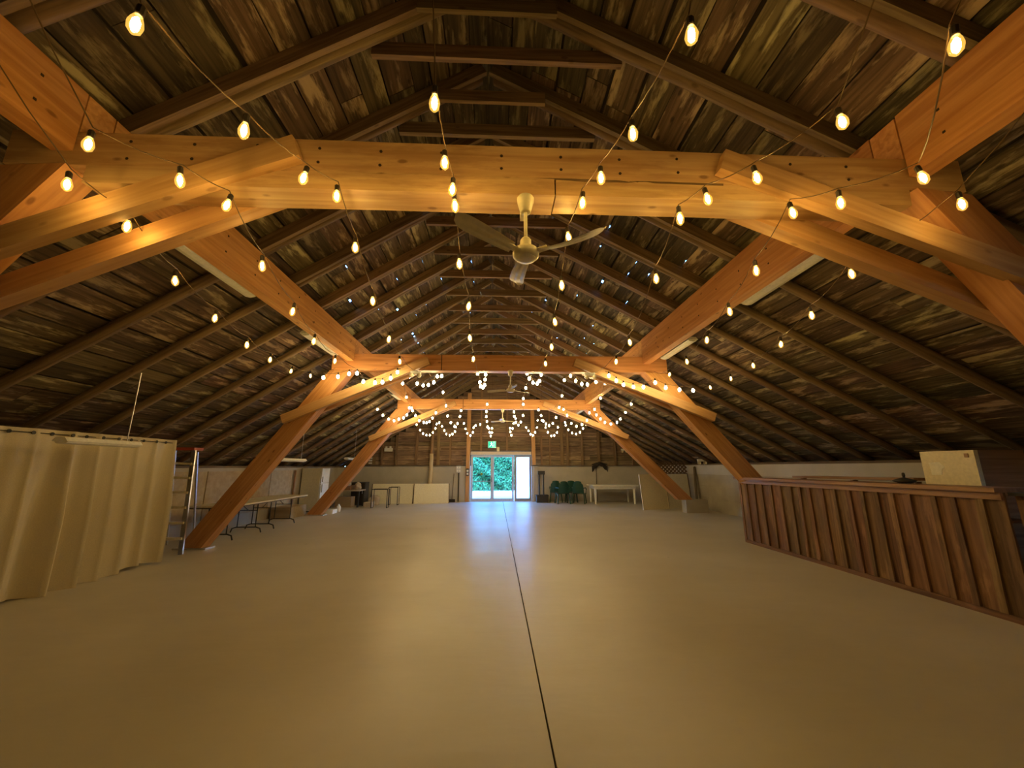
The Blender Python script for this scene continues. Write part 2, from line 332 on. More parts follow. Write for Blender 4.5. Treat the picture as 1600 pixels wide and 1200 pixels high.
# ------------------------------------------------------------------ roof
RX, RZ, SL, SR = -0.13, 5.85, 0.65, 0.545
def slope(side):
    k = SL if side < 0 else SR; n = math.hypot(1, k)
    return Vector((side/n, 0, -k/n)), Vector((side*k/n, 0, 1/n)), n
def roof_pt(side, t, y, off):
    d, nn, n = slope(side); p = Vector((RX, y, RZ)) + d*t + nn*off; return p
def roof_z(x):
    return RZ - (SL*(RX-x) if x < RX else SR*(x-RX))
FRAMES = [2.73 + 0.84*k for k in range(-7, 19)]
for side, T in ((-1, 8.25), (1, 9.15)):
    d, nn, n = slope(side)
    ce = struct('ceiling')
    random.seed(11 + side)
    # sheathing boards, each its own piece, running along the hall
    t = -0.08; joints = []
    while t < T:
        bw = random.choice((0.2, 0.24, 0.27, 0.29)); gap = random.uniform(0.010, 0.02) if random.random() < 0.6 else random.uniform(0.026, 0.04)
        y = -4.0
        while y < 18.1:
            L = random.uniform(2.9, 4.6); y2 = min(18.1, y+L)
            if y2 > 17.4: y2 = 18.1
            dz = random.uniform(0, 0.006)
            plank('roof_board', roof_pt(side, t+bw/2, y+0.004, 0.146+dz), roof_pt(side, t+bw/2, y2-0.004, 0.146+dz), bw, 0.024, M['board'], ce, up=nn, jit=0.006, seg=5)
            y = y2
        joints.append(t+bw+gap/2); t += bw+gap
    # outer roofing sheet, holed here and there over the joints
    mb = MB(); a = -0.12
    for tj in joints + [T+0.3]:
        def strip(t0, t1, y0, y1):
            i = len(mb.v); mb.v += [tuple(roof_pt(side, q, yy, 0.175)) for q, yy in ((t0, y0), (t1, y0), (t1, y1), (t0, y1))]; mb.f.append((i, i+1, i+2, i+3))
        strip(a, tj-0.03, -4.2, 18.4)
        y = -4.2
        while tj < 3.5:
            y2 = max(y, 4.5) + random.expovariate(1/2.6) + 0.1
            if y2 > 13.5: break
            strip(tj-0.03, tj+0.03, y, y2)
            y = y2 + random.uniform(0.03, 0.09)
        strip(tj-0.03, tj+0.03, y, 18.4); a = tj+0.03
    mb.build('roofing_sheet', M['joint'], ce)
    # rafters: a peeled pole the whole way down, a sawn rafter beside it above the purlin
    tp = (2.93 if side < 0 else 3.25)*n
    for k, y in enumerate(FRAMES):
        r = random.uniform(0.058, 0.07)
        pole('rafter', roof_pt(side, 0.06, y+0.03, 0.066), roof_pt(side, T-0.1, y+0.03, 0.064), r*0.94, r, M['rafter'], ce, jit=0.007, seg=9)
        plank('sawn_rafter', roof_pt(side, 0.02, y-0.075, 0.062), roof_pt(side, tp+random.uniform(-0.05, 0.12), y-0.075, 0.062), 0.05, 0.145, M['rafter'], ce, up=nn, jit=0.002, seg=3)
    if side < 0:
        for k, y in enumerate(FRAMES):
            plank('collar_tie', (-1.16+random.uniform(-.04, .04), y+0.15, 5.285), (1.12+random.uniform(-.04, .04), y+0.15, 5.285), 0.05, 0.15, M['rafter'], ce, jit=0.002, seg=2)
        for y in (1.75, 2.59, 3.43):
            plank('collar_tie', (-0.72, y, 5.43), (0.50, y, 5.43), 0.04, 0.14, M['rafter'], ce)

# ------------------------------------------------------------------ far gable wall, with its boards, studs and posts
YW = 17.95
wb = MB().box(-6.75, -1.15, YW-0.04, YW+0.2, -0.3, 1.56).box(1.62, 7.6, YW-0.04, YW+0.2, -0.3, 1.56).build('wall_back', M['concrete_pale']); wb['kind'] = 'structure'
mb = MB(); z = 1.56
while z < 6.2:                                        # backing added to stop daylight leaking between the boards, a few slits left
    z1 = z+0.2
    def xl(q): q -= 0.2; return RX-(RZ+0.17-q)/SL
    def xr(q): q -= 0.2; return RX+(RZ+0.17-q)/SR
    if xl(z1) < xr(z1):
        segs = [(xl(z1), xr(z1))] if z > 2.15 else [(xl(z1), -1.15), (1.62, xr(z1))]
        for a, b in segs:
            if 1.9 < z < 2.0 and a > 1: mb.box(a, 4.13, YW+0.16, YW+0.18, z, z1).box(4.65, b, YW+0.16, YW+0.18, z, z1).box(4.13, 4.65, YW+0.16, YW+0.18, z+0.03, z1)
            elif 2.5 < z < 2.65: mb.box(a, -4.9, YW+0.16, YW+0.18, z, z1).box(-4.87, 2.55, YW+0.16, YW+0.18, z, z1).box(2.75, b, YW+0.16, YW+0.18, z, z1).box(2.55, 2.75, YW+0.16, YW+0.18, z+0.02, z1).box(-4.9, -4.87, YW+0.16, YW+0.18, z+.04, z1)
            else: mb.box(a, b, YW+0.16, YW+0.18, z, z1)
    z = z1
mb.build('daylight_backing', M['joint'], wb)
random.seed(5); z = 1.58
while z < 6.0:
    h = random.choice((0.17, 0.2, 0.23)); a = RX-(RZ+0.10-z-h)/SL; b = RX+(RZ+0.10-z-h)/SR
    if b-a < 0.4: break
    cuts = [a] + sorted(random.uniform(a, b) for _ in range(2 if b-a > 5 else 1)) + [b]
    for c0, c1 in zip(cuts, cuts[1:]):
        for q0, q1 in ([(c0, c1)] if z > 2.16 else [(c0, min(c1, -1.17)), (max(c0, 1.64), c1)]):
            if q1-q0 > 0.12: plank('board', (q0+0.003, YW+0.135+random.uniform(-.006, .006), z+h/2), (q1-0.003, YW+0.135, z+h/2), 0.022, h-0.012, M['gable'], wb, jit=0.005, seg=4)
    z += h
for x, wd, top in ((-5.9, .08, 0), (-5.2, .09, 0), (-4.55, .09, 0), (-3.65, .12, 0), (-2.95, .16, 0), (-2.65, .13, 0), (-2.1, .08, 2.9), (-0.7, .09, 0), (2.1, .08, 3.0), (2.5, .07, 0), (3.05, .14, 0), (3.32, .12, 0), (4.0, .1, 0), (4.78, .12, 0), (5.55, .1, 0), (6.4, .08, 0), (0.5, .09, 0)):
    z0 = 1.57 if not -1.2 < x < 1.65 else 2.24
    plank('stud', (x, YW+0.075, z0), (x+random.uniform(-.02, .02), YW+0.075, top or roof_z(x)-0.02), wd, 0.09, M['stud'], wb, up=(0, 1, 0), jit=0.004, seg=3)
for x0, x1, z in ((-2.55, -1.4, 2.32), (1.85, 2.95, 2.45), (-1.1, 1.5, 2.28), (3.4, 3.9, 2.8)):
    plank('nailer', (x0, YW+0.08, z), (x1, YW+0.08, z), 0.05, 0.08, M['stud'], wb)
plank('trim_3', (-6.7, YW-0.08, 1.58), (-1.40, YW-0.08, 1.58), 0.12, 0.04, M['dark_board'], None, jit=0.004, seg=8)['kind'] = 'structure'
plank('trim_4', (1.95, YW-0.08, 1.58), (7.5, YW-0.08, 1.58), 0.12, 0.04, M['dark_board'], None, jit=0.004, seg=8)['kind'] = 'structure'
for x, dx, z0, lab in ((-1.27, 0.02, 0.0, 'orange fir post left of the glass doors'), (1.72, -0.06, 1.60, 'orange fir post right of the glass doors')):
    pt = plank('post', (x, YW-0.14, z0), (x+dx, YW-0.14, roof_z(x)-0.22), 0.17, 0.17, M['post'], None, up=(0, 1, 0)); tag(pt, lab, 'post')
lg = thing('log_post', 'pale peeled log post standing against far wall behind the low white boards', 'post', (-2.93, YW-0.2, 0))
pole('trunk', (-2.93, YW-0.2, 0), (-2.91, YW-0.2, 2.1), 0.10, 0.085, M['log'], lg, n=9, seg=9, jit=0.014)
pole('upper_trunk', (-2.91, YW-0.2, 2.1), (-2.9, YW-0.14, 3.55), 0.075, 0.06, M['stud'], lg, n=8, seg=6)
plank('plinth', (-1.50, YW-0.09, 0), (-1.50, YW-0.09, 1.54), 0.26, 0.1, M['concrete_pale'], wb, up=(0, 1, 0))
plank('plinth', (1.8, YW-0.09, 0), (1.8, YW-0.09, 1.54), 0.22, 0.1, M['concrete_pale'], wb, up=(0, 1, 0))
# wall behind the camera, so that the hall is closed
wf = MB().box(-7.0, 7.85, -4.2, -4.0, -0.3, 1.5).build('wall_front', M['concrete']); wf['kind'] = 'structure'
v = [(-7.0, -4.1, 1.5), (7.85, -4.1, 1.5), (RX, -4.1, 6.15)]
MB().poly(v, 0.05, (0, -1, 0)).build('gable', M['gable'], wf)

# ------------------------------------------------------------------ glass doors at the far end
dr = struct('door_1', 'white framed sliding glass doors in the far wall')
MB().box(-1.15, 1.61, YW-0.12, YW+0.06, 2.05, 2.20).build('header', M['header'], dr)
def door_panel(name, x0, x1, y, mat, fr=0.09, z1=2.04):
    f = MB().box(x0, x0+fr, y, y+0.05, 0.02, z1).box(x1-fr, x1, y, y+0.05, 0.02, z1).box(x0+fr, x1-fr, y, y+0.05, 0.02, 0.13).box(x0+fr, x1-fr, y, y+0.05, z1-fr, z1).build(name, mat, dr)
    return f
for x0, x1, y in ((-1.14, -0.15, YW), (-0.18, 0.82, YW+0.06)):
    f = door_panel('sliding_panel', x0, x1, y, M['door_frame'])
    MB().box(x0+0.09, x1-0.09, y+0.02, y+0.03, 0.11, 1.96).build('glass', M['glass'], f)
    MB().bar((x1-0.05, y-0.03, 0.85), (x1-0.05, y-0.03, 1.05), 0.025, 0.02).build('handle', M['black'], f)
f = door_panel('side_panel', 0.84, 1.61, YW-0.03, M['door_dark'], fr=0.09)
MB().box(0.925, 1.525, YW-0.01, YW, 0.12, 1.96).build('pane', M['milky'], f)
MB().box(-1.15, 1.61, YW-0.04, YW+0.12, 0.0, 0.02).build('sill', M['door_frame'], dr)
MB().box(-1.04, -0.26, YW-0.015, YW-0.005, 0.86, 0.89).build('push_bar', M['door_dark'], dr)
dc = MB(); dc.poly([(-0.66+0.055*math.cos(q*PI/4), YW-0.006, 1.20+0.06*math.sin(q*PI/4)) for q in range(8)], 0.004, (0, -1, 0)); dc.build('sticker', plain('sticker_olive', (0.25, 0.28, 0.03), 0.6), dr)

# ------------------------------------------------------------------ hedge outside
random.seed(3)
rows = []
for a in range(15):
    z = 3.1*a/14; rows.append([(x, 26.2+0.25*math.sin(x*2.3+a)+0.2*math.sin(a*1.3+x*5)+0.5*(a/14)**2+random.uniform(-.1, .1), z) for x in [-7+14*k/40 for k in range(41)]])
hg = MB().grid(rows).build('hedge_body', M['leaf_dark'])
tag(hg, 'tall leafy green hedge outside beyond the glass doors', 'hedge'); hg.name = 'hedge'
lv = MB()
for _ in range(8000):
    x = random.uniform(-4.5, 4.5); z = random.uniform(0.02, 3.15); a_ = z*14/3.1; y = 26.12+0.25*math.sin(x*2.3+a_)+0.2*math.sin(a_*1.3+x*5)+0.5*(a_/14)**2 - random.uniform(0, .4)
    s = random.uniform(0.05, 0.10); a = random.uniform(0, 2*PI); e = random.uniform(-0.5, 1.1)
    u = Vector((math.cos(a), math.sin(e)*0.6, math.sin(a))).normalized()*s; r = Vector((-math.sin(a), -math.cos(e), math.cos(a))).normalized()*s*0.45
    p = Vector((x, y, z)); i = len(lv.v); lv.v += [tuple(p-u), tuple(p+r), tuple(p+u), tuple(p-r)]; lv.f.append((i, i+1, i+2, i+3))
lo = lv.build('foliage', M['leaf'], hg); lo['kind'] = 'stuff'

# ------------------------------------------------------------------ timber frames
def nails(mb, pts, y):
    for x, z in pts: mb.lathe((x, y, z), [(0.011, 0.0), (0.011, -0.004)], n=6, axis='y')
def timber_frame(y, label, first=False, feet=()):
    th = thing('timber_frame', label, 'timber frame', (0, y, 0))
    yc = y+0.095
    if first:
        plank('tie_beam', (-3.28, yc, 3.60), (3.42, yc, 3.60), 0.19, 0.26, M['beam_new'], th, jit=0.003, seg=8)
        plank('lower_beam', (-2.74, yc, 3.40), (0.39, yc, 3.40), 0.21, 0.135, M['beam_new'], th, jit=0.004, seg=8)
        plank('lower_beam', (0.40, yc+0.006, 3.406), (2.98, yc+0.006, 3.406), 0.20, 0.125, M['beam_new'], th, jit=0.004, seg=8)
        plank('bark_edge', (-1.5, y+0.004, 3.468), (1.6, y+0.004, 3.466), 0.012, 0.014, M['darkwood'], th, jit=0.004, seg=40)
        nb = MB(); random.seed(21)
        nails(nb, [(x, z+random.uniform(-.015, .015)) for x in [-2.5+0.42*k for k in range(13)] for z in (3.54, 3.66)], y)
        nb.build('bolts', M['nail'], th)['kind'] = 'stuff'
    else:
        plank('tie_beam', (-3.28, yc, 3.56), (3.5, yc, 3.56), 0.19, 0.33, M['beam'], th, jit=0.002, seg=6)
        MB().box(-1.12, -1.105, y-0.004, y, 3.40, 3.72).build('joint_line', M['nail'], th)
    zt = 3.465 if first else 3.39
    (lx, ly, lz), (rx, ry, rz) = feet
    plank('strut', (-3.08, yc, zt), (lx, ly, lz), 0.20, 0.36, M['beam'], th, up=(0, 0, 1), ends=('h', 'h'))
    plank('strut', (3.24, yc, zt), (rx, ry, rz), 0.20, 0.36, M['beam'], th, up=(0, 0, 1), ends=('h', 'h'))
    for yy in (y-0.055, y+0.245):
        f = yy > y; dy = 0.09
        up_ = 0.11 if first and not f else 0.0; wd = 0.075 if first and not f else 0.10; y_ = yy+(0.012 if wd < 0.1 else 0)
        plank('knee_brace', (-1.36-0.25*f, y_, 3.58-0.1*f+up_*0.3), (-4.12, y_+dy, 2.40+up_), wd, 0.17, M['brace'], th, up=(0, 0, 1))
        plank('knee_brace', (1.57+0.25*f, y_, 3.58-0.1*f+up_*0.3), (4.40, y_+dy, 2.48+up_), wd, 0.17, M['brace'], th, up=(0, 0, 1))
    MB().box(lx-0.30, lx+0.30, ly-0.13, ly+0.13, 0, lz-0.002).build('footing', M['alu'], th)
    MB().box(rx+0.0, min(7.55, rx+0.75), ry-0.12, ry+0.2, 0, rz-0.002).build('footing', M['concrete'], th)
    MB().box(-2.99, -2.85, y+0.0, y+0.19, 3.735, 4.03).build('packing_block', M['beam'], th)
    MB().box(3.0, 3.14, y+0.0, y+0.19, 3.735, 4.09).build('packing_block', M['beam'], th)
    return th
timber_frame(2.31, 'nearest timber frame, doubled orange tie beam spanning overhead with crossing knee braces', True, ((-5.7, 2.6, 0.03), (6.0, 2.7, 0.25)))
timber_frame(7.52, 'second timber frame from the camera, orange beam and slanting struts beyond the nearest fan', False, ((-5.68, 7.97, 0.03), (6.35, 8.3, 0.2)))
timber_frame(12.72, 'farthest timber frame, orange beam and struts just in front of the door end', False, ((-5.76, 13.12, 0.03), (6.38, 13.3, 0.43)))
bays = ((-3.95, 2.30, 'above and beside the camera'), (2.51, 7.51, 'between the nearest and second timber frames'), (7.72, 12.71, 'between the second and farthest timber frames'), (12.92, 17.9, 'between the farthest timber frame and the gable'))
for a, b, where in bays:
    for sx, x, z0, z1, sd in ((-1, -2.92, 3.57, 4.03, 'left'), (1, 3.07, 3.57, 4.10, 'right')):
        th = thing('purlin_beam', 'deep orange %s purlin beam under the rafters %s' % (sd, where), 'beam', (x, a, z0))
        plank('beam', (x, a, (z0+z1)/2), (x, b, (z0+z1)/2), 0.14, z1-z0, M['beam'], th, jit=0.002, seg=6)
        plank('dark_plank', (x+sx*0.105, a, z0+0.24), (x+sx*0.105, b, z0+0.24), 0.06, 0.34, M['dark_board'], th, jit=0.004, seg=6)
        nb = MB(); random.seed(int(a*10)+sx)
        for k in range(10):
            yy = a+0.25+(b-a-0.5)*k/9; xx = x-sx*0.0705
            for zz in (z0+0.14, z0+0.32): nb.box(xx-0.004, xx+0.004, yy-0.008, yy+0.008, zz-0.008, zz+0.008)
        nb.build('bolts', M['nail'], th)['kind'] = 'stuff'

# ------------------------------------------------------------------ strings of lights
STRINGS = {
 'left_outer': [(-2.58,2.10,3.16), (-2.48,2.39,3.08), (-2.68,3.05,3.02), (-2.82,3.73,2.96), (-2.98,4.50,2.93), (-3.14,5.26,2.96), (-3.45,6.40,3.08), (-3.49,7.15,3.18)],
 'left_mid': [(-2.15,1.79,3.16), (-1.88,2.04,3.16), (-1.71,2.20,3.12), (-1.85,2.83,3.05), (-1.97,3.55,2.97), (-2.12,4.33,2.93), (-2.27,5.29,2.96)],
 'left_inner': [(-1.39,1.20,3.16), (-1.28,1.67,3.16), (-1.14,1.99,3.16), (-1.01,2.14,3.16), (-1.06,2.62,3.10), (-1.14,3.32,2.99), (-1.24,4.25,2.94), (-1.37,5.29,2.96)],
 'centre': [(-0.30,1.48,3.16), (-0.30,1.84,3.16), (-0.28,2.05,3.16), (-0.28,2.20,3.16), (-0.30,2.75,3.06), (-0.27,3.40,2.99), (-0.31,4.17,2.94), (-0.32,5.04,2.94)],
 'right_inner': [(0.75,1.15,3.16), (0.68,1.61,3.16), (0.60,1.92,3.16), (0.54,2.14,3.16), (0.54,2.62,3.23), (0.55,3.02,3.03), (0.59,3.69,2.96), (0.66,4.43,2.93), (0.70,5.32,2.96)],
 'right_mid': [(1.68,1.50,3.16), (1.51,1.88,3.16), (1.32,2.07,3.16), (1.20,2.20,3.11), (1.32,2.89,3.04), (1.56,4.25,2.94), (1.67,5.13,2.95)],
 'right_second': [(1.84,1.15,3.17), (2.48,1.84,3.16), (2.19,2.07,3.16), (1.96,2.18,3.16), (2.09,2.76,3.06), (2.25,3.40,2.98), (2.42,4.13,2.94), (2.64,5.05,2.94), (3.06,6.50,3.11)],
 'right_outer': [(2.98,2.05,3.16), (2.91,2.78,3.06), (3.12,3.46,2.98), (3.39,4.25,2.94), (3.75,5.29,2.96), (4.23,6.60,3.07), (4.18,7.20,3.03)],
 'p1': [(-3.28,7.22,3.16), (-3.01,7.22,3.18), (-2.81,7.22,3.24), (-2.66,7.22,3.25), (-2.53,7.22,3.09), (-2.31,7.22,3.07), (-2.17,7.22,3.08), (-2.02,7.22,3.16), (-1.90,7.22,3.28)],
 'p2': [(-1.86,8.05,3.39), (-1.69,8.05,3.24), (-1.56,8.05,3.20), (-1.45,8.05,3.21), (-1.34,8.05,3.27), (-1.27,8.05,3.40), (-1.18,8.05,3.41)],
 'p3': [(-0.41,8.05,3.47), (-0.36,8.05,3.28), (-0.34,8.05,3.19), (-0.29,8.05,3.17), (-0.26,8.05,3.22), (-0.25,8.05,3.34), (-0.24,8.05,3.45)],
 'p4': [(0.65,8.05,3.48), (0.70,8.05,3.37), (0.78,8.05,3.28), (0.87,8.05,3.26), (0.92,8.05,3.32), (0.96,8.05,3.46)],
 'p5': [(1.60,8.05,3.44), (1.71,8.05,3.33), (1.84,8.05,3.26), (1.96,8.05,3.25), (2.15,8.05,3.31), (2.37,8.05,3.46)],
 'p6': [(2.19,7.22,3.25), (2.33,7.22,3.15), (2.47,7.22,3.07), (2.66,7.22,3.03), (2.86,7.22,3.03), (3.10,7.22,3.12), (3.30,7.22,3.02), (3.57,7.22,2.98), (3.84,7.22,2.97)],
 'q1': [(-4.00,12.20,3.57), (-3.76,12.20,3.29), (-3.58,12.20,3.10), (-3.39,12.20,2.98), (-3.22,12.20,2.93), (-3.07,12.20,2.98), (-2.93,12.20,3.02), (-2.83,12.20,3.12), (-2.70,12.20,3.33)],
 'q2': [(-2.66,12.20,3.25), (-2.56,12.20,3.10), (-2.43,12.20,2.94), (-2.29,12.20,2.88), (-2.20,12.20,2.87), (-2.11,12.20,2.91), (-2.02,12.20,3.02), (-1.92,12.20,3.19)],
 'q3': [(-1.55,12.20,3.09), (-1.44,12.20,2.88), (-1.32,12.20,2.76), (-1.23,12.20,2.85), (-1.16,12.20,3.08), (-1.13,12.20,3.26)],
 'q4': [(-0.30,12.20,3.47), (-0.32,12.20,3.24), (-0.32,12.20,3.08), (-0.30,12.20,2.92), (-0.28,12.20,2.75)],
 'q5': [(0.56,12.20,3.23), (0.57,12.20,3.09), (0.62,12.20,2.90), (0.70,12.20,2.81), (0.78,12.20,2.91), (0.85,12.20,3.12), (0.86,12.20,3.48)],
 'q6': [(1.35,12.20,3.30), (1.43,12.20,3.12), (1.50,12.20,2.94), (1.58,12.20,2.85), (1.68,12.20,2.80), (1.80,12.20,2.87), (1.91,12.20,3.06)],
 'q7': [(2.02,12.20,3.39), (2.16,12.20,3.32), (2.27,12.20,3.13), (2.40,12.20,2.87), (2.56,12.20,2.78), (2.74,12.20,2.84), (2.91,12.20,2.98), (3.00,12.20,3.22)],
 'q8': [(3.17,12.20,3.33), (3.22,12.20,3.15), (3.35,12.20,3.02), (3.49,12.20,2.91), (3.68,12.20,2.86), (3.88,12.20,2.91), (4.00,12.20,3.02), (4.18,12.20,3.24)],
 'r1': [(-3.11,15.10,3.13), (-2.96,15.10,2.91), (-2.84,15.10,2.78), (-2.71,15.10,2.72), (-2.58,15.10,2.72), (-2.46,15.10,2.82), (-2.37,15.10,2.98), (-2.33,15.10,3.15)],
 'r2': [(-2.23,15.10,3.20), (-2.12,15.10,3.06), (-2.02,15.10,2.90), (-1.94,15.10,2.76), (-1.81,15.10,2.71), (-1.70,15.10,2.76), (-1.61,15.10,2.86), (-1.58,15.10,3.04)],
 'r3': [(-1.27,15.10,3.18), (-1.20,15.10,2.97), (-1.13,15.10,2.79), (-1.01,15.10,2.71), (-0.91,15.10,2.83), (-0.89,15.10,3.02), (-0.81,15.10,3.10), (-0.63,15.10,3.14)],
 'r4': [(-0.29,15.10,2.99), (-0.26,15.10,2.83), (-0.22,15.10,2.69), (-0.17,15.10,2.83), (-0.17,15.10,2.99)],
 'r5': [(0.54,15.10,3.00), (0.55,15.10,2.86), (0.59,15.10,2.72), (0.64,15.10,2.99), (0.68,15.10,3.19), (0.76,15.10,3.38)],
 'r6': [(1.17,15.10,3.03), (1.26,15.10,2.90), (1.34,15.10,2.76), (1.44,15.10,2.72), (1.53,15.10,2.84), (1.60,15.10,3.03), (1.63,15.10,3.31)],
 'r7': [(1.80,15.10,3.31), (1.94,15.10,3.03), (2.03,15.10,2.84), (2.16,15.10,2.70), (2.28,15.10,2.72), (2.39,15.10,2.84), (2.43,15.10,3.04)],
 'r8': [(2.72,15.10,3.24), (2.74,15.10,3.12), (2.84,15.10,2.94), (2.98,15.10,2.82), (3.14,15.10,2.78), (3.30,15.10,2.84), (3.43,15.10,3.00), (3.55,15.10,3.16)],
 's1': [(-2.23,9.00,3.44), (-2.50,10.60,3.40), (-2.70,11.90,3.30)],
 's2': [(-1.41,10.00,3.43), (-1.58,11.95,3.38)],
 's3': [(0.73,9.40,3.44), (0.80,11.30,3.51)],
 's4': [(1.58,8.70,3.49), (1.93,11.10,3.56)],
 's5': [(2.54,8.70,3.42), (3.05,11.00,3.49)],
 's6': [(3.30,8.80,3.23), (3.88,10.80,3.28)],
}

def teardrop(n=10):
    v = []; f = []; prof = [(0.010, 0.045), (0.013, 0.034), (0.021, 0.012), (0.026, -0.010), (0.022, -0.034), (0.008, -0.050)]
    mb = MB().lathe((0, 0, 0), prof, n=n); me = bpy.data.meshes.new('bulb'); me.from_pydata(mb.v, [], mb.f); me.update()
    for p in me.polygons: p.use_smooth = True
    return me
def small_mesh(name, prof, n, mat):
    mb = MB().lathe((0, 0, 0), prof, n=n); me = bpy.data.meshes.new(name); me.from_pydata(mb.v, [], mb.f); me.update(); me.materials.append(mat); return me
ME_GLASS = teardrop(); ME_GLASS.materials.append(M['glass_amber'])
ME_FIL = small_mesh('filament', [(0.006, 0.024), (0.013, 0.010), (0.014, -0.010), (0.008, -0.028)], 6, M['filament'])
ME_SOCK = small_mesh('socket', [(0.012, 0.034), (0.015, 0.040), (0.015, 0.075), (0.006, 0.085)], 8, M['socket'])
ME_FAR = small_mesh('bulb', [(0.010, 0.036), (0.022, 0.020), (0.029, 0.0), (0.024, -0.024), (0.008, -0.038)], 8, M['bulb_far'])
for p in ME_FAR.polygons: p.use_smooth = True
def child(name, me, parent, loc):
    o = bpy.data.objects.new(name, me); C.objects.link(o); o.parent = parent; o.location = loc; return o
def light_string(pts, label, group, near, ends=()):
    base = Vector(pts[0]); th = thing('string_light', label, 'string light', tuple(base), group)
    drop = Vector((0, 0, 0.10 if near else 0.075)); path = [Vector(e) for e in ends[:1]] + [Vector(p)+drop for p in pts] + [Vector(e) for e in ends[1:]]
    cp = []
    for a, b in zip(path, path[1:]):
        L = (b-a).length; sag = 0.06*L if near else 0.03*L
        for q in range(4): t = q/4; cp.append(a.lerp(b, t) - Vector((0, 0, 4*sag*t*(1-t))))
    cp.append(path[-1])
    MB().tube(cp, 0.0035 if near else 0.004, n=5).build('cable', M['cable'], th)
    for p in pts:
        p = Vector(p)
        if near:
            b = child('bulb', ME_GLASS, th, p-base); tl = Euler((random.uniform(-.15, .15), random.uniform(-.15, .15), 0)); b.rotation_euler = tl
            child('filament', ME_FIL, b, (0, 0, 0)); child('socket', ME_SOCK, b, (0, 0, 0))
        else:
            b = child('bulb', ME_FAR, th, p-base); child('socket', ME_SOCK, b, (0, 0, 0))
def up_to(p, z=None, dy=0.5):
    """a point on the roof's underside near p, to hang a cable from"""
    x, y = p[0], p[1]; return (x, y+dy, (roof_z(x)+0.02) if z is None else z)
near_lab = {
 'left_outer': 'bare bulb string leftmost of all, passing outside the left purlin beam',
 'left_mid': 'bare bulb string hanging below the left purlin beam',
 'left_inner': 'bare bulb string from the top left corner running left of centre',
 'centre': 'bare bulb string running down the middle, just left of the nearest fan',
 'right_inner': 'bare bulb string passing just right of the nearest fan',
 'right_mid': 'bare bulb string running over the middle of the right half',
 'right_second': 'bare bulb string along the right purlin beam',
 'right_outer': 'bare bulb string rightmost of all, outside the right purlin beam'}
for k, lab in near_lab.items():
    P = STRINGS[k]; x0 = P[0][0]*1.05; xe, ye = P[-1][0], P[-1][1]
    light_string(P, lab, 'long bulb strings over the near bay', True, ((x0, P[0][1]-0.9, roof_z(x0)+0.02), (xe*1.05, 7.50, 3.42)))
ordw = ['first', 'second', 'third', 'fourth', 'fifth', 'sixth', 'seventh', 'eighth']
for pre, n, yb, where, grp in (('p', 6, 7.73, 'just behind the second timber frame', 'bulb swags behind the second frame'),
                              ('q', 8, 12.70, 'in front of the farthest timber frame', 'bulb swags before the farthest frame'),
                              ('r', 8, None, 'lowest row before the gable wall', 'bulb swags before the gable wall')):
    for i in range(n):
        P = STRINGS['%s%d' % (pre, i+1)]
        if pre == 'p': yb = 7.50 if i in (0, 5) else 7.73
        if yb: e0 = (max(-3.2, min(3.4, P[0][0])), yb, 3.42); e1 = (max(-3.2, min(3.4, P[-1][0])), yb, 3.42)
        else: e0 = (P[0][0], 15.0, roof_z(P[0][0])-0.03); e1 = (P[-1][0], 15.0, roof_z(P[-1][0])-0.03)
        if pre == 'q' and i in (0, 7):
            if i == 0: e0 = (P[0][0]-0.02, 12.0, roof_z(P[0][0])-0.1)
            else: e1 = (P[-1][0]+0.02, 12.0, roof_z(P[-1][0])-0.1)
        light_string(P, ('row of glowing bulbs crossing the %s brace of the second timber frame' % ('left' if i == 0 else 'right')) if pre == 'p' and i in (0, 5) else 'drooping loop of glowing bulbs %s, %s from the left' % (where, ordw[i]), grp, False, (e0, e1))
for k, lab in (('s1', 'leftmost'), ('s2', 'second from left'), ('s3', 'third from left'), ('s4', 'fourth from left'), ('s5', 'fifth from left'), ('s6', 'rightmost')):
    P = STRINGS[k]; light_string(P, 'straight sparse bulb run between the second and farthest frames, %s' % lab, 'sparse bulb runs in the middle bay', False, ((P[0][0], 7.73, 3.42), (P[-1][0], 12.70, 3.42)))

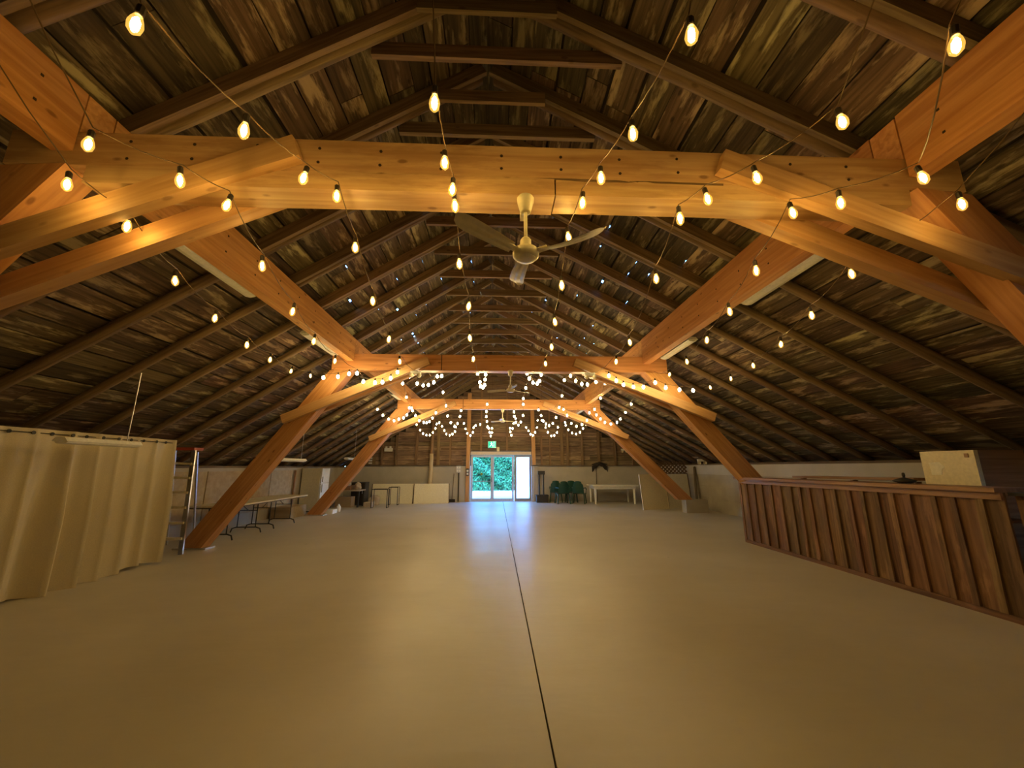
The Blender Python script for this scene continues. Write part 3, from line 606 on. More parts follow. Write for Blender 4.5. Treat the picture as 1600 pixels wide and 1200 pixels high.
# ------------------------------------------------------------------ ceiling fans
def make_fan(label, loc, rot, blade_lift, ztop=3.395):
    x, y, z = loc                                          # hub centre
    th = thing('ceiling_fan', label, 'ceiling fan', loc, 'cream three-blade ceiling fans')
    MB().box(x-0.02, x+0.02, y-0.03, y+0.24, z+0.40, z+0.41).box(x-0.02, x+0.02, y+0.2, y+0.24, z+0.41, ztop).build('mounting_plate', M['cream'], th)
    MB().lathe((x, y, z+0.29), [(0.028, 0), (0.034, 0.004), (0.052, 0.075), (0.054, 0.10), (0.047, 0.11)], n=20).build('canopy', M['cream'], th, True)
    MB().tube([(x, y, z+0.09), (x, y, z+0.30)], 0.011, n=10).build('rod', M['cream'], th, True)
    mo = MB().lathe((x, y, z), [(0.02, -0.030), (0.062, -0.028), (0.080, -0.012), (0.082, 0.012), (0.072, 0.03), (0.042, 0.045), (0.036, 0.055), (0.034, 0.095), (0.024, 0.11)], n=28).build('motor', M['cream'], th, True)
    MB().lathe((x, y, z), [(0.03, -0.037), (0.058, -0.033), (0.064, -0.024)], n=28).build('cap', M['cream'], mo, True)
    for k in range(3):
        a = rot + k*2*PI/3; u = Vector((math.cos(a), math.sin(a), 0)); v = Vector((-math.sin(a), math.cos(a), 0)); rows = []
        NL = 14
        for i in range(NL+1):
            t = i/NL; r = 0.105+0.385*t; wd = 0.034+0.016*math.sin(min(t, 0.85)*PI*0.6)
            if t > 0.8: wd *= math.sqrt(max(0.02, 1-((t-0.8)/0.205)**2))
            row = []
            for j in range(9):
                s = -1+2*j/8; fl = 0.004*math.cos(s*PI*2.5)*(1 if t < 0.78 else 0) ; h = 0.012+blade_lift*t*t + 0.014*s + fl
                row.append(Vector((x, y, z+h)) + u*r + v*(s*wd+0.012*math.sin(t*PI)))
            rows.append(row)
        b = MB().grid(rows).grid([[p-Vector((0, 0, 0.003)) for p in reversed(r)] for r in rows]).build('blade', M['cream'], th, True)
        MB().bar(Vector((x, y, z+0.008))+u*0.06, Vector((x, y, z+0.016))+u*0.14, 0.05, 0.006).build('blade_iron', M['cream'], b)
make_fan('cream ceiling fan nearest the camera, hanging below the nearest tie beam', (0.172, 2.13, 2.775), math.radians(94), 0.045, 3.33)
make_fan('cream ceiling fan in the middle, hanging below the second tie beam', (0.27, 7.36, 2.965), math.radians(-82), 0.0)
make_fan('small distant cream ceiling fan below the farthest tie beam', (0.20, 12.5, 2.965), math.radians(20), 0.0)

# ------------------------------------------------------------------ fluorescent fixtures
def fluoro(x, y0, y1, z, label, wires):
    th = thing('fluorescent_light', label, 'ceiling light', (x, y0, z), 'unlit fluorescent batten lights')
    MB().poly([(x-0.05, y0, z+0.045), (x-0.085, y0, z), (x+0.085, y0, z), (x+0.05, y0, z+0.045)], y1-y0, (0, 1, 0)).build('housing', M['white'], th)
    d = MB()
    prof = [(-0.08, 0), (-0.06, -0.022), (0, -0.034), (0.06, -0.022), (0.08, 0)]
    d.poly([(x+a, y0+0.02, z+b) for a, b in prof], y1-y0-0.04, (0, 1, 0)).build('diffuser', M['white'], th)
    for yy in ((y1-0.15,) if wires else (y0+0.15, y1-0.15)):
        zt = roof_z(x)+ (0.02 if wires else 0.12)
        MB().tube([(x, yy, z+0.04), (x, yy, zt)], 0.006 if wires else 0.01, n=5).build('hanger', M['alu'], th)
fluoro(-3.2, 3.47, 4.78, 3.68, 'cream fluorescent fixture outside the left purlin, nearest the camera', False)
fluoro(-3.2, 6.2, 7.45, 3.68, 'cream fluorescent fixture outside the left purlin at the second frame', False)
fluoro(-3.2, 11.6, 12.68, 3.70, 'cream fluorescent fixture outside the left purlin at the farthest frame', False)
fluoro(3.42, 3.50, 4.80, 3.70, 'cream fluorescent fixture outside the right purlin, nearest the camera', False)
fluoro(3.42, 6.25, 7.45, 3.68, 'cream fluorescent fixture outside the right purlin at the second frame', False)
fluoro(3.42, 14.8, 16.2, 3.72, 'cream fluorescent fixture outside the right purlin at the farthest bay', False)
fluoro(-4.90, 4.55, 5.50, 1.79, 'low cream fluorescent fixture hanging before the curtain', True)
fluoro(-4.90, 8.95, 10.2, 1.66, 'low white fluorescent fixture hanging between two left struts', True)
fluoro(-4.90, 13.0, 13.9, 1.77, 'low white fluorescent fixture hanging over the cluttered corner', True)

# ------------------------------------------------------------------ twin-head emergency lights
def emergency(x, y, z, label, s=1.0):
    th = thing('emergency_light', label, 'emergency light', (x, y, z), 'twin-head emergency lights')
    MB().box(x-0.10*s, x+0.10*s, y-0.03, y+0.03, z-0.03*s, z+0.03*s).build('case', M['white'], th)
    for sx in (-1, 1): MB().lathe((x+sx*0.075*s, y-0.03, z-0.065*s), [(0.03*s, 0.03), (0.045*s, 0.0), (0.045*s, -0.03)], n=10, axis='y').build('lamp_head', M['cream'], th, True)
emergency(-1.60, 7.44, 3.325, 'twin-head emergency light under the second tie beam, left')
emergency(1.87, 7.44, 3.325, 'twin-head emergency light under the second tie beam, right')
emergency(5.95, YW-0.02, 2.30, 'twin-head emergency light high on the gable at the right strut', 1.3)
emergency(7.35, 13.75, 1.74, 'twin-head emergency light above the lattice panel', 1.4)
eb = thing('emergency_light', 'white emergency battery box with two heads on the left gable boards', 'emergency light', (-4.9, YW, 2.25))
MB().box(-5.06, -4.72, YW-0.09, YW+0.03, 2.20, 2.35).build('case', M['white'], eb)
for x in (-4.98, -4.8): MB().lathe((x, YW-0.04, 2.39), [(0.03, 0.03), (0.05, 0.0), (0.05, -0.03)], n=10, axis='y').build('lamp_head', M['white'], eb, True)

# ------------------------------------------------------------------ exit sign
ex = thing('exit_sign', 'glowing green running man exit sign above the doors', 'sign', (-0.19, YW-0.1, 2.51))
MB().box(-0.38, 0.0, YW-0.14, YW+0.03, 2.36, 2.67).build('housing', M['white'], ex)
MB().box(-0.365, -0.015, YW-0.145, YW-0.14, 2.375, 2.655).build('face', M['exit_green'], ex)
g = MB(); yy = YW-0.148; cx, cz = -0.21, 2.515
g.lathe((cx-0.01, yy, cz+0.10), [(0.02, 0), (0.02, -0.002)], n=8, axis='y')
for a, b, wd in (((cx-0.01, cz+0.07), (cx+0.01, cz-0.01), .045), ((cx+0.01, cz-0.01), (cx-0.05, cz-0.05), .028), ((cx-0.05, cz-0.05), (cx-0.09, cz-0.10), .025), ((cx+0.01, cz-0.01), (cx+0.055, cz-0.04), .028), ((cx+0.055, cz-0.04), (cx+0.04, cz-0.11), .025), ((cx-0.01, cz+0.065), (cx-0.065, cz+0.03), .02), ((cx, cz+0.065), (cx+0.06, cz+0.05), .02)):
    g.bar((a[0], yy, a[1]), (b[0], yy, b[1]), 0.002, wd, up=(0, 0, 1)) if abs(a[0]-b[0]) > abs(a[1]-b[1]) else g.bar((a[0], yy, a[1]), (b[0], yy, b[1]), wd, 0.002, up=(0, 1, 0))
for b in ((cx+0.085, cx+0.10, cz-0.12, cz+0.12), (cx+0.085, cx+0.155, cz+0.105, cz+0.12), (cx+0.14, cx+0.155, cz-0.12, cz+0.12)): g.box(b[0], b[1], yy-0.001, yy+0.001, b[2], b[3])
g.build('running_figure', M['exit_white'], ex)
bx = MB().box(0.03, 0.15, YW-0.12, YW+0.02, 2.21, 2.40).build('sensor_box', M['cream']); tag(bx, 'small cream sensor box on top of the door header', 'box')

# ------------------------------------------------------------------ switch boxes and odds by the doors
def outlet(x, z, label, n=2, wd=0.18):
    th = thing('switch_box', label, 'switch box', (x, YW-0.18, z))
    MB().box(x-wd/2, x+wd/2, YW-0.17, YW-0.14 if wd < .19 else YW-0.04, z-0.15, z+0.15).build('box', M['door_frame'], th)
    for k in range(n):
        for q in (-1, 1):
            xx = x+(k-(n-1)/2)*0.1; MB().box(xx-0.03, xx+0.03, YW-0.185, YW-0.17, z+q*0.07-0.04, z+q*0.07+0.04).build('socket_cover', M['white'], th)
outlet(-1.68, 1.41, 'white double switch box on the wall left of the doors', 2, 0.21)
th = thing('conduit', 'thin dark conduit pipe dropping from the switch box to the floor', 'pipe', (-1.68, YW-0.1, 0)); MB().tube([(-1.68, YW-0.09, 0), (-1.68, YW-0.09, 1.25)], 0.02, n=6).build('pipe', M['black'], th)
th = thing('outlet_box', 'small white outlet box on the orange post beside the doors', 'switch box', (-1.27, YW-0.25, 1.3))
MB().box(-1.33, -1.21, YW-0.27, YW-0.226, 1.12, 1.44).build('box', M['black_plastic'], th)
for z in (1.21, 1.34): MB().box(-1.31, -1.23, YW-0.28, YW-0.27, z-0.045, z+0.045).build('socket_cover', M['white'], th)
th = thing('switch_box', 'grey panel with three white plates high on the gable at far left', 'switch box', (-5.75, YW, 1.8))
MB().box(-5.95, -5.45, YW+0.0, YW+0.028, 1.62, 2.0).build('board', M['stud'], th)
for z in (1.68, 1.79, 1.9): MB().box(-5.75, -5.6, YW-0.012, YW+0.0, z-0.03, z+0.03).build('plate', M['white'], th)
def stick(name, x, h, label, cat, head):
    th = thing(name, label, cat, (x, YW-0.25, 0)); MB().tube([(x, YW-0.35, 0.12), (x+0.03, YW-0.10, h)], 0.014, n=6).build('handle', M['dark_board'], th)
    if head == 'broom': MB().box(x-0.14, x+0.14, YW-0.40, YW-0.30, 0.0, 0.13).build('brush_head', M['darkcloth'], th)
    else: MB().poly([(x-0.10, YW-0.36, 0.02), (x+0.10, YW-0.36, 0.02), (x+0.11, YW-0.34, 0.22), (x, YW-0.33, 0.3), (x-0.11, YW-0.34, 0.22)], 0.01, (0, -1, 0)).build('blade', M['black'], th)
stick('broom', -1.92, 1.22, 'dark long-handled broom leaning on the wall left of the doors', 'broom', 'broom')
pd = thing('floor_pump', 'black twin-post hand tool rack standing on a black crate right of the doors', 'tool rack', (2.07, YW-0.4, 0))
MB().box(1.78, 2.28, YW-0.7, YW-0.25, 0, 0.27).build('crate', M['black_plastic'], pd)
MB().box(1.76, 2.30, YW-0.72, YW-0.23, 0.27, 0.31).build('lid', M['black'], pd)
for x in (1.92, 2.10): MB().tube([(x, YW-0.5, 0.31), (x+0.02, YW-0.42, 1.20)], 0.028, n=8).build('post', M['black'], pd)
MB().box(1.87, 2.17, YW-0.52, YW-0.36, 1.18, 1.34).build('head', M['black'], pd)
pd.name = 'tool_rack'

# ------------------------------------------------------------------ green plastic chairs
def green_chair(x, y, rz, label, tilt=0.0):
    th = thing('garden_chair', label, 'chair', (0, 0, 0), 'dark green resin chairs by the far wall')
    rows = []
    for i in range(9):
        t = i/8; z = 0.42+0.48*t; hw = 0.24-0.05*t*t; r = []
        if t > 0.85: hw *= 0.75
        for j in range(7): s = -1+2*j/6; r.append((hw*s, 0.22+0.08*t-0.05*abs(s)**2, z+0.03*(1-s*s)))
        rows.append(r)
    MB().grid(rows).grid([[(p[0], p[1]+0.012, p[2]) for p in reversed(r)] for r in rows]).build('backrest', M['green'], th, True)
    MB().grid([[(0.25*(-1+2*j/6), -0.24+0.46*i/6, 0.42-0.02*math.sin(i/6*PI)*math.cos((j-3)/3*PI/2)) for j in range(7)] for i in range(7)]).box(-0.25, 0.25, -0.25, -0.22, 0.37, 0.42).box(-0.25, -0.235, -0.22, 0.22, 0.38, 0.415).box(0.235, 0.25, -0.22, 0.22, 0.38, 0.415).build('seat', M['green'], th)
    for sx in (-1, 1):
        for sy in (-1, 1): MB().tube([(sx*0.23, sy*0.2, 0.40), (sx*0.27, sy*0.26, 0.0)], 0.022, n=6).build('leg', M['green'], th)
        MB().tube([(sx*0.26, -0.22, 0.38), (sx*0.29, -0.22, 0.60), (sx*0.28, 0.0, 0.65), (sx*0.22, 0.25, 0.64)], 0.02, n=6).build('armrest', M['green'], th)
    th.location = (x, y, 0); th.rotation_euler = (0, 0, rz); return th
green_chair(2.66, 17.5, math.radians(170), 'dark green resin chair nearest the doors, leftmost of four')
green_chair(2.82, 16.75, math.radians(185), 'dark green resin chair with its back to the camera, second from left of four')
green_chair(3.33, 17.5, math.radians(170), 'dark green resin chair third from left of four')
green_chair(3.52, 16.75, math.radians(160), 'dark green resin chair rightmost and tallest of four')

# ------------------------------------------------------------------ white table on the right, garment on the wall behind
tb = thing('white_table', 'white painted wooden table with straight legs before the far wall', 'table', (5.03, 16.95, 0))
MB().box(4.03, 5.98, 16.40, 17.50, 0.72, 0.76).build('tabletop', M['white'], tb)
MB().box(4.13, 5.88, 16.48, 16.505, 0.60, 0.72).box(4.13, 5.88, 17.395, 17.42, 0.60, 0.72).box(4.13, 4.155, 16.51, 17.39, 0.60, 0.72).box(5.855, 5.88, 16.51, 17.39, 0.60, 0.72).build('apron', M['white'], tb)
for x in (4.18, 5.83):
    for y in (16.54, 17.36): MB().tube([(x, y, 0.0), (x, y, 0.6), (x, y, 0.72)], 0.05, n=4, rs=[0.04, 0.06, 0.06]).build('leg', M['white'], tb)
cl = MB(); rows = []
for i in range(6):
    t = i/5; r = []
    for j in range(13):
        s = -1+2*j/12; r.append((4.75+0.36*s, YW-0.13-0.10*(1-abs(s))*math.sin(t*PI), 1.74-0.10*abs(s)-t*(0.16+0.20*abs(s)**1.5+0.03*math.sin(j*2.1))))
    rows.append(r)
cl.grid(rows).grid([[(p[0], p[1]+0.02, p[2]) for p in reversed(r)] for r in rows])
gm = thing('coat_pole', 'dark cloth draped over the top of a thin pole behind the white table', 'coat', (4.55, YW-0.15, 0))
cl.build('draped_cloth', M['darkcloth'], gm, True)
MB().tube([(4.55, YW-0.2, 0.0), (4.58, YW-0.14, 1.72)], 0.014, n=6).build('pole', M['black'], gm)

# ------------------------------------------------------------------ right corner: leaning boards, lattice, dark plank
def leaning(name, x0, y0, x1, y1, z1, lean, mat, label, cat, th=0.03, edge=None):
    """board whose foot runs (x0,y0)-(x1,y1); its top leans back by lean metres"""
    n = Vector((-(y1-y0), x1-x0, 0)).normalized(); a = Vector((x0, y0, 0)); b = Vector((x1, y1, 0)); t = thing(name, label, cat, tuple(a))
    MB().poly([a, b, b+n*lean+Vector((0, 0, z1)), a+n*lean+Vector((0, 0, z1))], th, n).build('sheet', mat, t)
    e = MB(); off = -n*0.008
    for p, q in ((a, a+n*lean+Vector((0, 0, z1))), (b, b+n*lean+Vector((0, 0, z1)))): e.bar(p+off, q+off, 0.03, 0.015, up=n)
    e.build('edge_strip', edge or M['dark_board'], t); return t
leaning('leaning_board', 5.30, 14.20, 6.42, 14.62, 1.24, 0.12, M['cream'], 'cream board leaning left of the far right strut, pale edge strip', 'board', edge=M['cream'])
leaning('leaning_board', 6.46, 14.70, 7.45, 14.92, 1.24, 0.12, M['panel'], 'cream board leaning behind the far right strut, below the lattice', 'board')
lt = thing('lattice_panel', 'brown diagonal lattice panel above the cream boards in the right corner', 'lattice', (6.85, 15.2, 1.3))
random.seed(2); x0, x1, z0, z1, yl = 6.05, 7.5, 1.27, 1.72, 15.2
for dirn in (-1, 1):
    for k in range(-4, 20):
        xs = x0 + k*0.15; pts = []
        for zz in (z0, z1):
            pts.append([xs + dirn*(zz-z0), zz])
        (xa, za), (xb, zb) = pts
        if xa > xb: xa, za, xb, zb = xb, zb, xa, za
        if xb < x0 or xa > x1: continue
        if xa < x0: za += (zb-za)*(x0-xa)/(xb-xa); xa = x0
        if xb > x1: zb = za+(zb-za)*(x1-xa)/(xb-xa); xb = x1
        if xb-xa > 0.05: plank('slat', (xa, yl+0.008*dirn, za), (xb, yl+0.008*dirn, zb), 0.008, 0.052, M['lattice'], lt)
MB().box(x0, x1, yl-0.03, yl+0.03, z0-0.03, z0).build('frame_rail', M['dark_board'], lt)
for xx in (x0+0.03, x1-0.03): MB().box(xx-0.02, xx+0.02, yl-0.02, yl+0.02, 0, z0-0.03).build('leg', M['dark_board'], lt)
pk = plank('loose_plank', (7.38, 14.4, 0.02), (7.53, 14.65, 1.52), 0.03, 0.12, M['dark_board'], None, up=(0, 1, 0)); tag(pk, 'narrow dark plank leaning on the wall right of the lattice', 'plank')

# ------------------------------------------------------------------ left far corner
leaning('leaning_board', -5.25, 16.95, -3.50, 17.0, 0.80, 0.22, M['panel'], 'low white board against far wall, behind the black stands', 'board')
leaning('leaning_board', -3.46, 16.95, -2.0, 17.2, 0.80, 0.22, M['panel'], 'low white board against far wall nearest the doors', 'board')
def stand(x0, x1, y, h, rot, label):
    th = thing('metal_stand', label, 'stand', (x0, y, 0), 'black tubular stands'); dx = x1-x0
    MB().tube([(x0, y, 0), (x0, y, h)], 0.014, n=6).build('leg', M['black'], th); MB().tube([(x1, y+rot, 0), (x1, y+rot, h)], 0.014, n=6).build('leg', M['black'], th)
    MB().tube([(x0, y, h), (x1, y+rot, h)], 0.014, n=6).build('crossbar', M['black'], th)
    for x, yy in ((x0, y), (x1, y+rot)):
        MB().tube([(x, yy+0.03, 0.01), (x, yy+0.3, 0.01)], 0.014, n=6).build('foot', M['black'], th); MB().tube([(x, yy+0.3, 0.01), (x, yy+0.3, h)], 0.012, n=6).build('back_leg', M['black'], th)
    MB().tube([(x0, y+0.3, h), (x1, y+rot+0.3, h)], 0.012, n=6).build('crossbar', M['black'], th)
stand(-4.68, -4.10, 15.25, 0.68, 0.0, 'black tubular stand before the low white boards, left one')
stand(-4.34, -3.98, 16.35, 0.70, 0.0, 'smaller black tubular stand before the low white boards, right one')
fr = thing('refrigerator', 'tall white two-door fridge against the left wall by the far strut', 'refrigerator', (-6.4, 14.2, 0))
MB().box(-6.70, -6.08, 13.92, 14.55, 0.04, 1.46).build('body', M['fridge'], fr)
d1 = MB().box(-6.075, -6.02, 13.925, 14.545, 0.05, 0.95).build('door', M['white'], fr); d2 = MB().box(-6.075, -6.02, 13.925, 14.545, 0.965, 1.455).build('door', M['white'], fr)
MB().box(-6.02, -5.99, 13.97, 14.0, 0.65, 0.92).build('handle', M['alu'], d1); MB().box(-6.02, -5.99, 13.97, 14.0, 1.0, 1.18).build('handle', M['alu'], d2)
MB().box(-6.65, -6.12, 13.97, 14.5, 0, 0.04).build('plinth', M['black'], fr)
pk = plank('wall_batten', (-6.69, 13.45, 0.28), (-6.69, 13.45, 1.40), 0.05, 0.06, M['bar_top'], None, up=(0, 1, 0)); tag(pk, 'dark red-brown upright batten on the left wall beside the fridge', 'batten')
bo = MB().box(-5.75, -5.35, 13.45, 13.8, 0, 0.13).build('foam_box', M['white']); tag(bo, 'flat white foam box on the floor at the far left strut foot', 'box')
jg = MB().lathe((-5.42, 14.1, 0), [(0.06, 0), (0.07, 0.02), (0.07, 0.17), (0.03, 0.22), (0.03, 0.25)], n=12).build('plastic_jug', M['white'], smooth=True); tag(jg, 'small white plastic jug on the floor by the foam box', 'jug')
wt = thing('work_table', 'dark cluttered work table in the far left corner', 'table', (-5.75, 15.8, 0))
MB().box(-6.35, -5.20, 15.45, 16.15, 0.60, 0.64).build('tabletop', M['rag'], wt)
for x in (-6.29, -5.26):
    for y in (15.51, 16.09): MB().box(x-0.03, x+0.03, y-0.03, y+0.03, 0, 0.60).build('leg', M['black'], wt)
def blob(name, c, r, mat, label, cat, sq=0.6, seed=1):
    random.seed(seed); bm = bmesh.new(); bmesh.ops.create_icosphere(bm, subdivisions=3, radius=1)
    ph = [random.uniform(0, 6) for _ in range(6)]
    for v_ in bm.verts:
        q = v_.co; k = 1+0.14*math.sin(q.x*4+ph[0])+0.12*math.sin(q.y*5+ph[1])+0.12*math.sin(q.z*6+ph[2]+q.x*3)
        v_.co = Vector((q.x*k*r[0], q.y*k*r[1], max(-sq*r[2], q.z*k*r[2])))
    me = bpy.data.meshes.new(name); bm.to_mesh(me); bm.free(); me.materials.append(mat)
    for p in me.polygons: p.use_smooth = True
    o = bpy.data.objects.new(name, me); C.objects.link(o); o.location = (c[0], c[1], c[2]+sq*r[2]); return tag(o, label, cat)
mo = thing('storage_box', 'open dark crate standing on the cluttered work table', 'crate', (-5.9, 15.8, 0.64))
MB().box(-6.25, -5.60, 15.55, 16.05, 0.64, 0.66).box(-6.25, -5.60, 15.55, 15.57, 0.66, 0.80).box(-6.25, -5.60, 16.03, 16.05, 0.66, 0.80).box(-6.25, -6.23, 15.57, 16.03, 0.66, 0.80).box(-5.62, -5.60, 15.57, 16.03, 0.66, 0.80).build('shell', M['bar_top'], mo)
blob('cloth_heap', (-5.92, 15.8, 0.662), (0.24, 0.17, 0.22), M['rag'], 'heap of pale and dark cloth filling the crate on the work table', 'cloth', 0.5, 4)
blob('white_bag', (-5.38, 15.75, 0.64), (0.12, 0.12, 0.16), M['rag'], 'crumpled pale bag at the right end of the work table', 'bag', 0.7, 9)
ck = thing('storage_cabinet', 'black cabinet standing right behind the work table', 'cabinet', (-5.6, 16.6, 0)); MB().box(-5.85, -5.30, 16.35, 16.85, 0, 0.90).build('body', M['black_plastic'], ck); MB().box(-5.82, -5.33, 16.33, 16.35, 0.05, 0.86).build('door', M['darkcloth'], ck)
MB().box(-5.40, -5.38, 16.31, 16.33, 0.45, 0.57).build('handle', M['alu'], ck)
bo = MB().box(-6.15, -5.55, 15.6, 16.0, 0, 0.38).build('cardboard_box', M['card']); tag(bo, 'brown cardboard box under the cluttered work table', 'box')
bo = MB().box(-5.12, -4.80, 15.75, 16.1, 0, 0.16).build('paper_parcel', M['rag']); tag(bo, 'pale flat parcel on the floor between work table and low white boards', 'box')
blob('rag_heap', (-4.95, 16.5, 0.0), (0.2, 0.15, 0.26), M['rag'], 'pale rag heap on the floor behind the flat parcel', 'cloth', 0.5, 6)
blob('blue_bag', (-6.45, 15.0, 0.0), (0.2, 0.2, 0.7), M['blue'], 'tall blue bag standing behind the fridge', 'bag', 0.8, 7)

# ------------------------------------------------------------------ folding tables along the left wall
def folding_table(y0, y1, label, legs):
    th = thing('folding_table', label, 'table', (-5.85, (y0+y1)/2, 0), 'folding tables along the left wall')
    MB().box(-6.25, -5.42, y0, y1, 0.695, 0.725).build('tabletop', M['tabletop'], th)
    MB().box(-6.23, -5.44, y0+0.02, y1-0.02, 0.67, 0.695).build('apron', M['dark_board'], th)
    for yy in legs:
        f = MB()
        for x in (-6.08, -5.66): f.tube([(x, yy, 0.67), (x, yy, 0.11)], 0.013, n=6)
        f.tube([(-6.22, yy, 0.0), (-6.19, yy, 0.09), (-6.10, yy, 0.12), (-5.64, yy, 0.12), (-5.55, yy, 0.09), (-5.52, yy, 0.0)], 0.014, n=6)
        f.tube([(-6.08, yy, 0.50), (-5.66, yy, 0.50)], 0.009, n=6)
        f.build('leg_frame', M['black'], th)
        MB().tube([(-5.87, yy, 0.50), (-5.87, yy+(0.3 if yy < (y0+y1)/2 else -0.3), 0.67)], 0.008, n=6).build('brace', M['black'], th)
folding_table(8.35, 10.05, 'long folding table on the left wall, its near end behind the slanting strut', (8.8, 9.8))
folding_table(10.08, 11.75, 'long folding table on the left wall, farther one towards the fridge', (10.35, 11.35))
lb = MB().box(-6.65, -6.1, 12.2, 13.2, 0, 0.33).build('low_bench', M['ply']); tag(lb, 'low tan box bench between the folding tables and the far left strut', 'bench')

# ------------------------------------------------------------------ stepladder
ld = thing('stepladder', 'aluminium stepladder with a red top beside the curtain', 'ladder', (-5.85, 7.9, 0))
def lerp(a, b, t): return Vector(a).lerp(Vector(b), t)
FL0, FL1 = (-6.02, 7.35, 0), (-6.20, 7.70, 1.84); FR0, FR1 = (-5.52, 7.45, 0), (-5.84, 7.78, 1.82)
BL0, BL1 = (-6.48, 8.35, 0), (-6.22, 7.82, 1.81); BR0, BR1 = (-6.05, 8.45, 0), (-5.86, 7.9, 1.79)
for a, b, w_ in ((FL0, FL1, .05), (FR0, FR1, .075)): MB().bar(a, b, w_, 0.03, up=(0, 1, 0)).build('rail', M['alu'], ld)
for a, b in ((BL0, BL1), (BR0, BR1)): MB().bar(a, b, 0.03, 0.025, up=(0, 1, 0)).build('rear_leg', M['alu'], ld)
for k in range(6):
    t = (k+1)/7.0; MB().bar(lerp(FL0, FL1, t), lerp(FR0, FR1, t), 0.09, 0.04).build('step', M['tabletop'], ld)
MB().bar(lerp(BL0, BL1, .4), lerp(BR0, BR1, .4), 0.02, 0.02).build('rear_bar', M['alu'], ld)
MB().poly([(-6.24, 7.64, 1.82), (-5.80, 7.72, 1.82), (-5.80, 7.96, 1.82), (-6.24, 7.88, 1.82)], 0.05, (0, 0, 1)).build('top_cap', M['red'], ld)

# ------------------------------------------------------------------ curtain on a taut cable
cu = thing('curtain', 'beige grommet curtain hanging from a cable along the left side', 'curtain', (-5.45, 5.0, 0))
rows = []; NY = 170; NZ = 22; y0c, y1c = 2.95, 6.85
def fold(y): return 0.085*(1-2*abs(math.sin(y*8.6+1.0*math.sin(y*2.1)))**0.7) + 0.028*math.sin(y*23+0.7)
for i in range(NZ+1):
    t = i/NZ; z = 1.95*(1-t)+0.015*t; r = []
    for j in range(NY+1):
        y = y0c+(y1c-y0c)*j/NY
        sw = 0.20*max(0, t-0.55)**1.6*max(0.0, min(1, (y-4.4)/1.3))          # hems blown along the floor towards the camera
        amp = 0.3+0.9*min(1, t*1.8)
        r.append((-5.47 + fold(y)*amp + 0.06*math.sin(y*1.3)*t + 0.22*sw, y - 0.5*sw, z + 0.025*math.sin(y*3.1)*t*t + 0.012*math.sin(y*8)*t))
    rows.append(r)
MB().grid(rows).build('cloth', M['curtain'], cu, True)
MB().tube([(-5.47, 2.0, 1.90), (-5.47, 7.45, 1.90)], 0.005, n=5).build('cable', M['black'], cu)
k = 0; y = 3.1
while y < 6.8:
    mb = MB(); x = -5.47+fold(y)*0.3+0.012; mb.lathe((0, 0, 0), [(0.022, 0), (0.022, 0.006)], n=10, axis='y')
    o = mesh_obj('grommet', mb.v, mb.f, M['black_plastic'], cu, matrix=Matrix.Translation((x, y, 1.90)) @ Matrix.Rotation(-PI/2, 4, 'Z'))
    y += 0.21

# ------------------------------------------------------------------ bar counter on the right
br = thing('bar_counter', 'long rough board-and-batten bar counter on the right', 'bar counter', (5.4, 6.0, 0))
BX = 5.16; B0, B1 = 3.85, 8.16
plank('countertop', (5.30, B0, 1.27), (5.30, 7.80, 1.27), 0.46, 0.045, M['bar_top'], br, jit=0.003, seg=8)
plank('countertop_end', (5.125, 7.80, 1.27), (5.125, B1+0.1, 1.27), 0.11, 0.045, M['bar_top'], br)
plank('top_rail', (BX-0.02, B0, 1.21), (BX-0.02, B1, 1.21), 0.03, 0.075, M['bar_top'], br, jit=0.002, seg=8)
plank('bottom_rail', (BX-0.02, B0, 0.03), (BX-0.02, B1, 0.03), 0.03, 0.06, M['bar'], br, jit=0.003, seg=8)
random.seed(31); y = B1
while y > B0+0.1:
    wd = random.uniform(0.19, 0.28); y2 = max(B0, y-wd)
    plank('board', (BX+0.012+random.uniform(0, .006), (y+y2)/2, 0.02), (BX+0.012, (y+y2)/2, 1.245), y-y2-0.006, 0.02, M['bar'], br, up=(1, 0, 0), jit=0.004, seg=5)
    if y2 > B0+0.05: plank('batten', (BX-0.014, y2, 0.06), (BX-0.014, y2+random.uniform(-.015, .015), 1.17), random.uniform(0.045, 0.075), 0.022, M['bar'], br, up=(1, 0, 0), jit=0.004, seg=5)
    y = y2
plank('end_post', (BX+0.03, B1+0.03, 0), (BX+0.03, B1+0.03, 1.245), 0.06, 0.08, M['bar'], br, up=(1, 0, 0))
for z in (0.02, 0.5, 0.95): MB().box(BX+0.03, BX+0.34, B0, 7.5, z, z+0.02).build('shelf', M['bar'], br)
MB().box(BX+0.025, BX+0.34, 7.5, 7.53, 0.0, 1.245).build('end_panel', M['bar'], br)
dk = thing('bar_cabinet', 'dark board-faced cabinet at the near end of the bar', 'cabinet', (5.4, 3.0, 0))
MB().box(BX+0.08, 5.7, 2.95, 3.82, 0.0, 1.22).build('body', M['bar'], dk)
y = 3.80; random.seed(8)
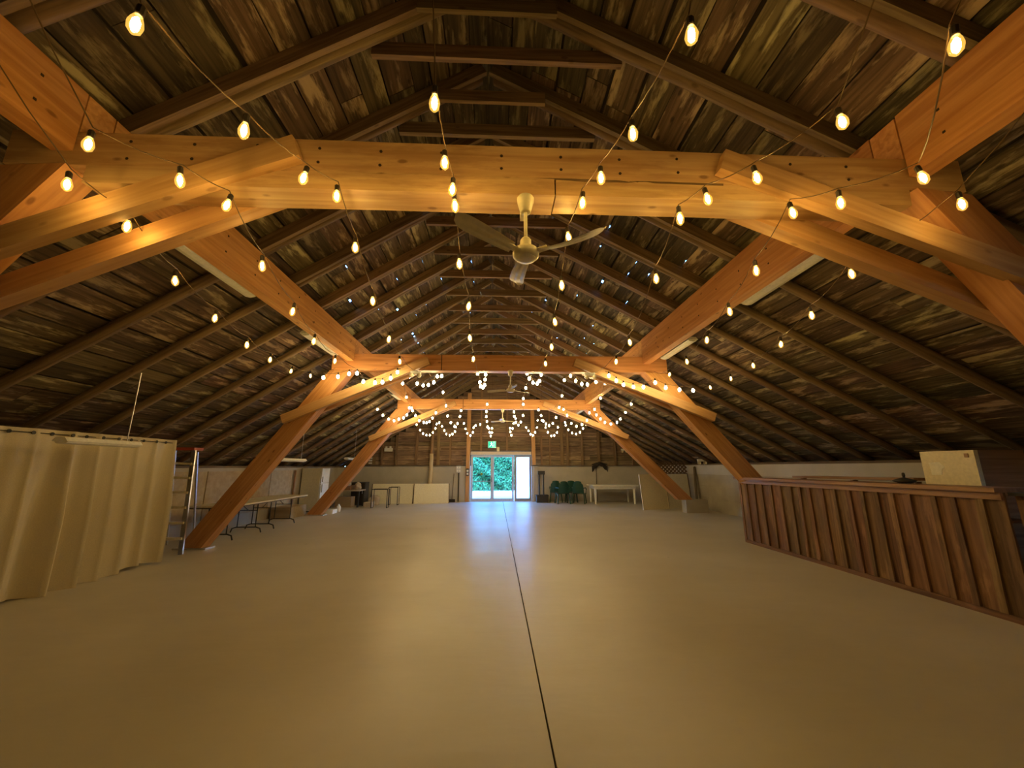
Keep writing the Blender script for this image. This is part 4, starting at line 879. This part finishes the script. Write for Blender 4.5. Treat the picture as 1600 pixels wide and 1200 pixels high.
while y > 3.1:
    wd = random.uniform(0.2, 0.3); plank('board', (BX+0.065, y-wd/2, 0.02), (BX+0.065, y-wd/2, 1.18), wd-0.008, 0.02, M['bar'], dk, up=(1, 0, 0), jit=0.003, seg=3); y -= wd
MB().box(BX+0.02, 5.72, 2.93, 3.83, 1.22, 1.25).build('top', M['black'], dk)
# things behind and on the bar
rf = thing('refrigerator', 'cream fridge behind the bar with a paper note and dark badge', 'refrigerator', (6.3, 4.92, 0))
MB().box(5.98, 6.60, 4.62, 5.20, 0.03, 1.71).build('body', M['bar_top'], rf)
dd = MB().box(5.92, 5.975, 4.60, 5.22, 0.05, 1.71).build('door', M['cream'], rf)
MB().poly([(5.918, 5.12, 1.40), (5.918, 5.00, 1.40), (5.918, 4.99, 1.47), (5.918, 4.95, 1.50), (5.918, 5.00, 1.57), (5.918, 5.13, 1.56)], 0.002, (-1, 0, 0)).build('paper_note', M['paper'], dd)
MB().box(5.91, 5.92, 4.66, 4.70, 1.62, 1.67).build('badge', M['bar_top'], dd)
MB().box(6.0, 6.58, 4.64, 5.18, 0, 0.03).build('plinth', M['black'], rf)
bw = thing('lidded_bowl', 'dark lidded bowl with upright knob standing on the bar top', 'bowl', (5.38, 5.0, 1.293))
MB().lathe((5.38, 5.0, 1.293), [(0.06, 0.0), (0.11, 0.02), (0.12, 0.035)], n=18).build('bowl', M['black_plastic'], bw, True)
MB().lathe((5.38, 5.0, 1.328), [(0.123, 0.0), (0.09, 0.015), (0.04, 0.03), (0.014, 0.04)], n=18).build('lid', M['black_plastic'], bw, True)
MB().lathe((5.38, 5.0, 1.365), [(0.012, 0.0), (0.018, 0.03), (0.016, 0.055), (0.008, 0.065)], n=10).build('knob', M['black'], bw, True)
sh = thing('back_shelf', 'dark reddish shelf board running behind the bar', 'shelf', (6.1, 6.4, 0)); plank('board', (6.1, 5.4, 1.33), (6.1, 7.7, 1.31), 0.3, 0.04, M['bar_top'], sh)
for y in (5.5, 6.5, 7.6): MB().box(6.06, 6.14, y-0.03, y+0.03, 0, 1.29).build('leg', M['bar_top'], sh)
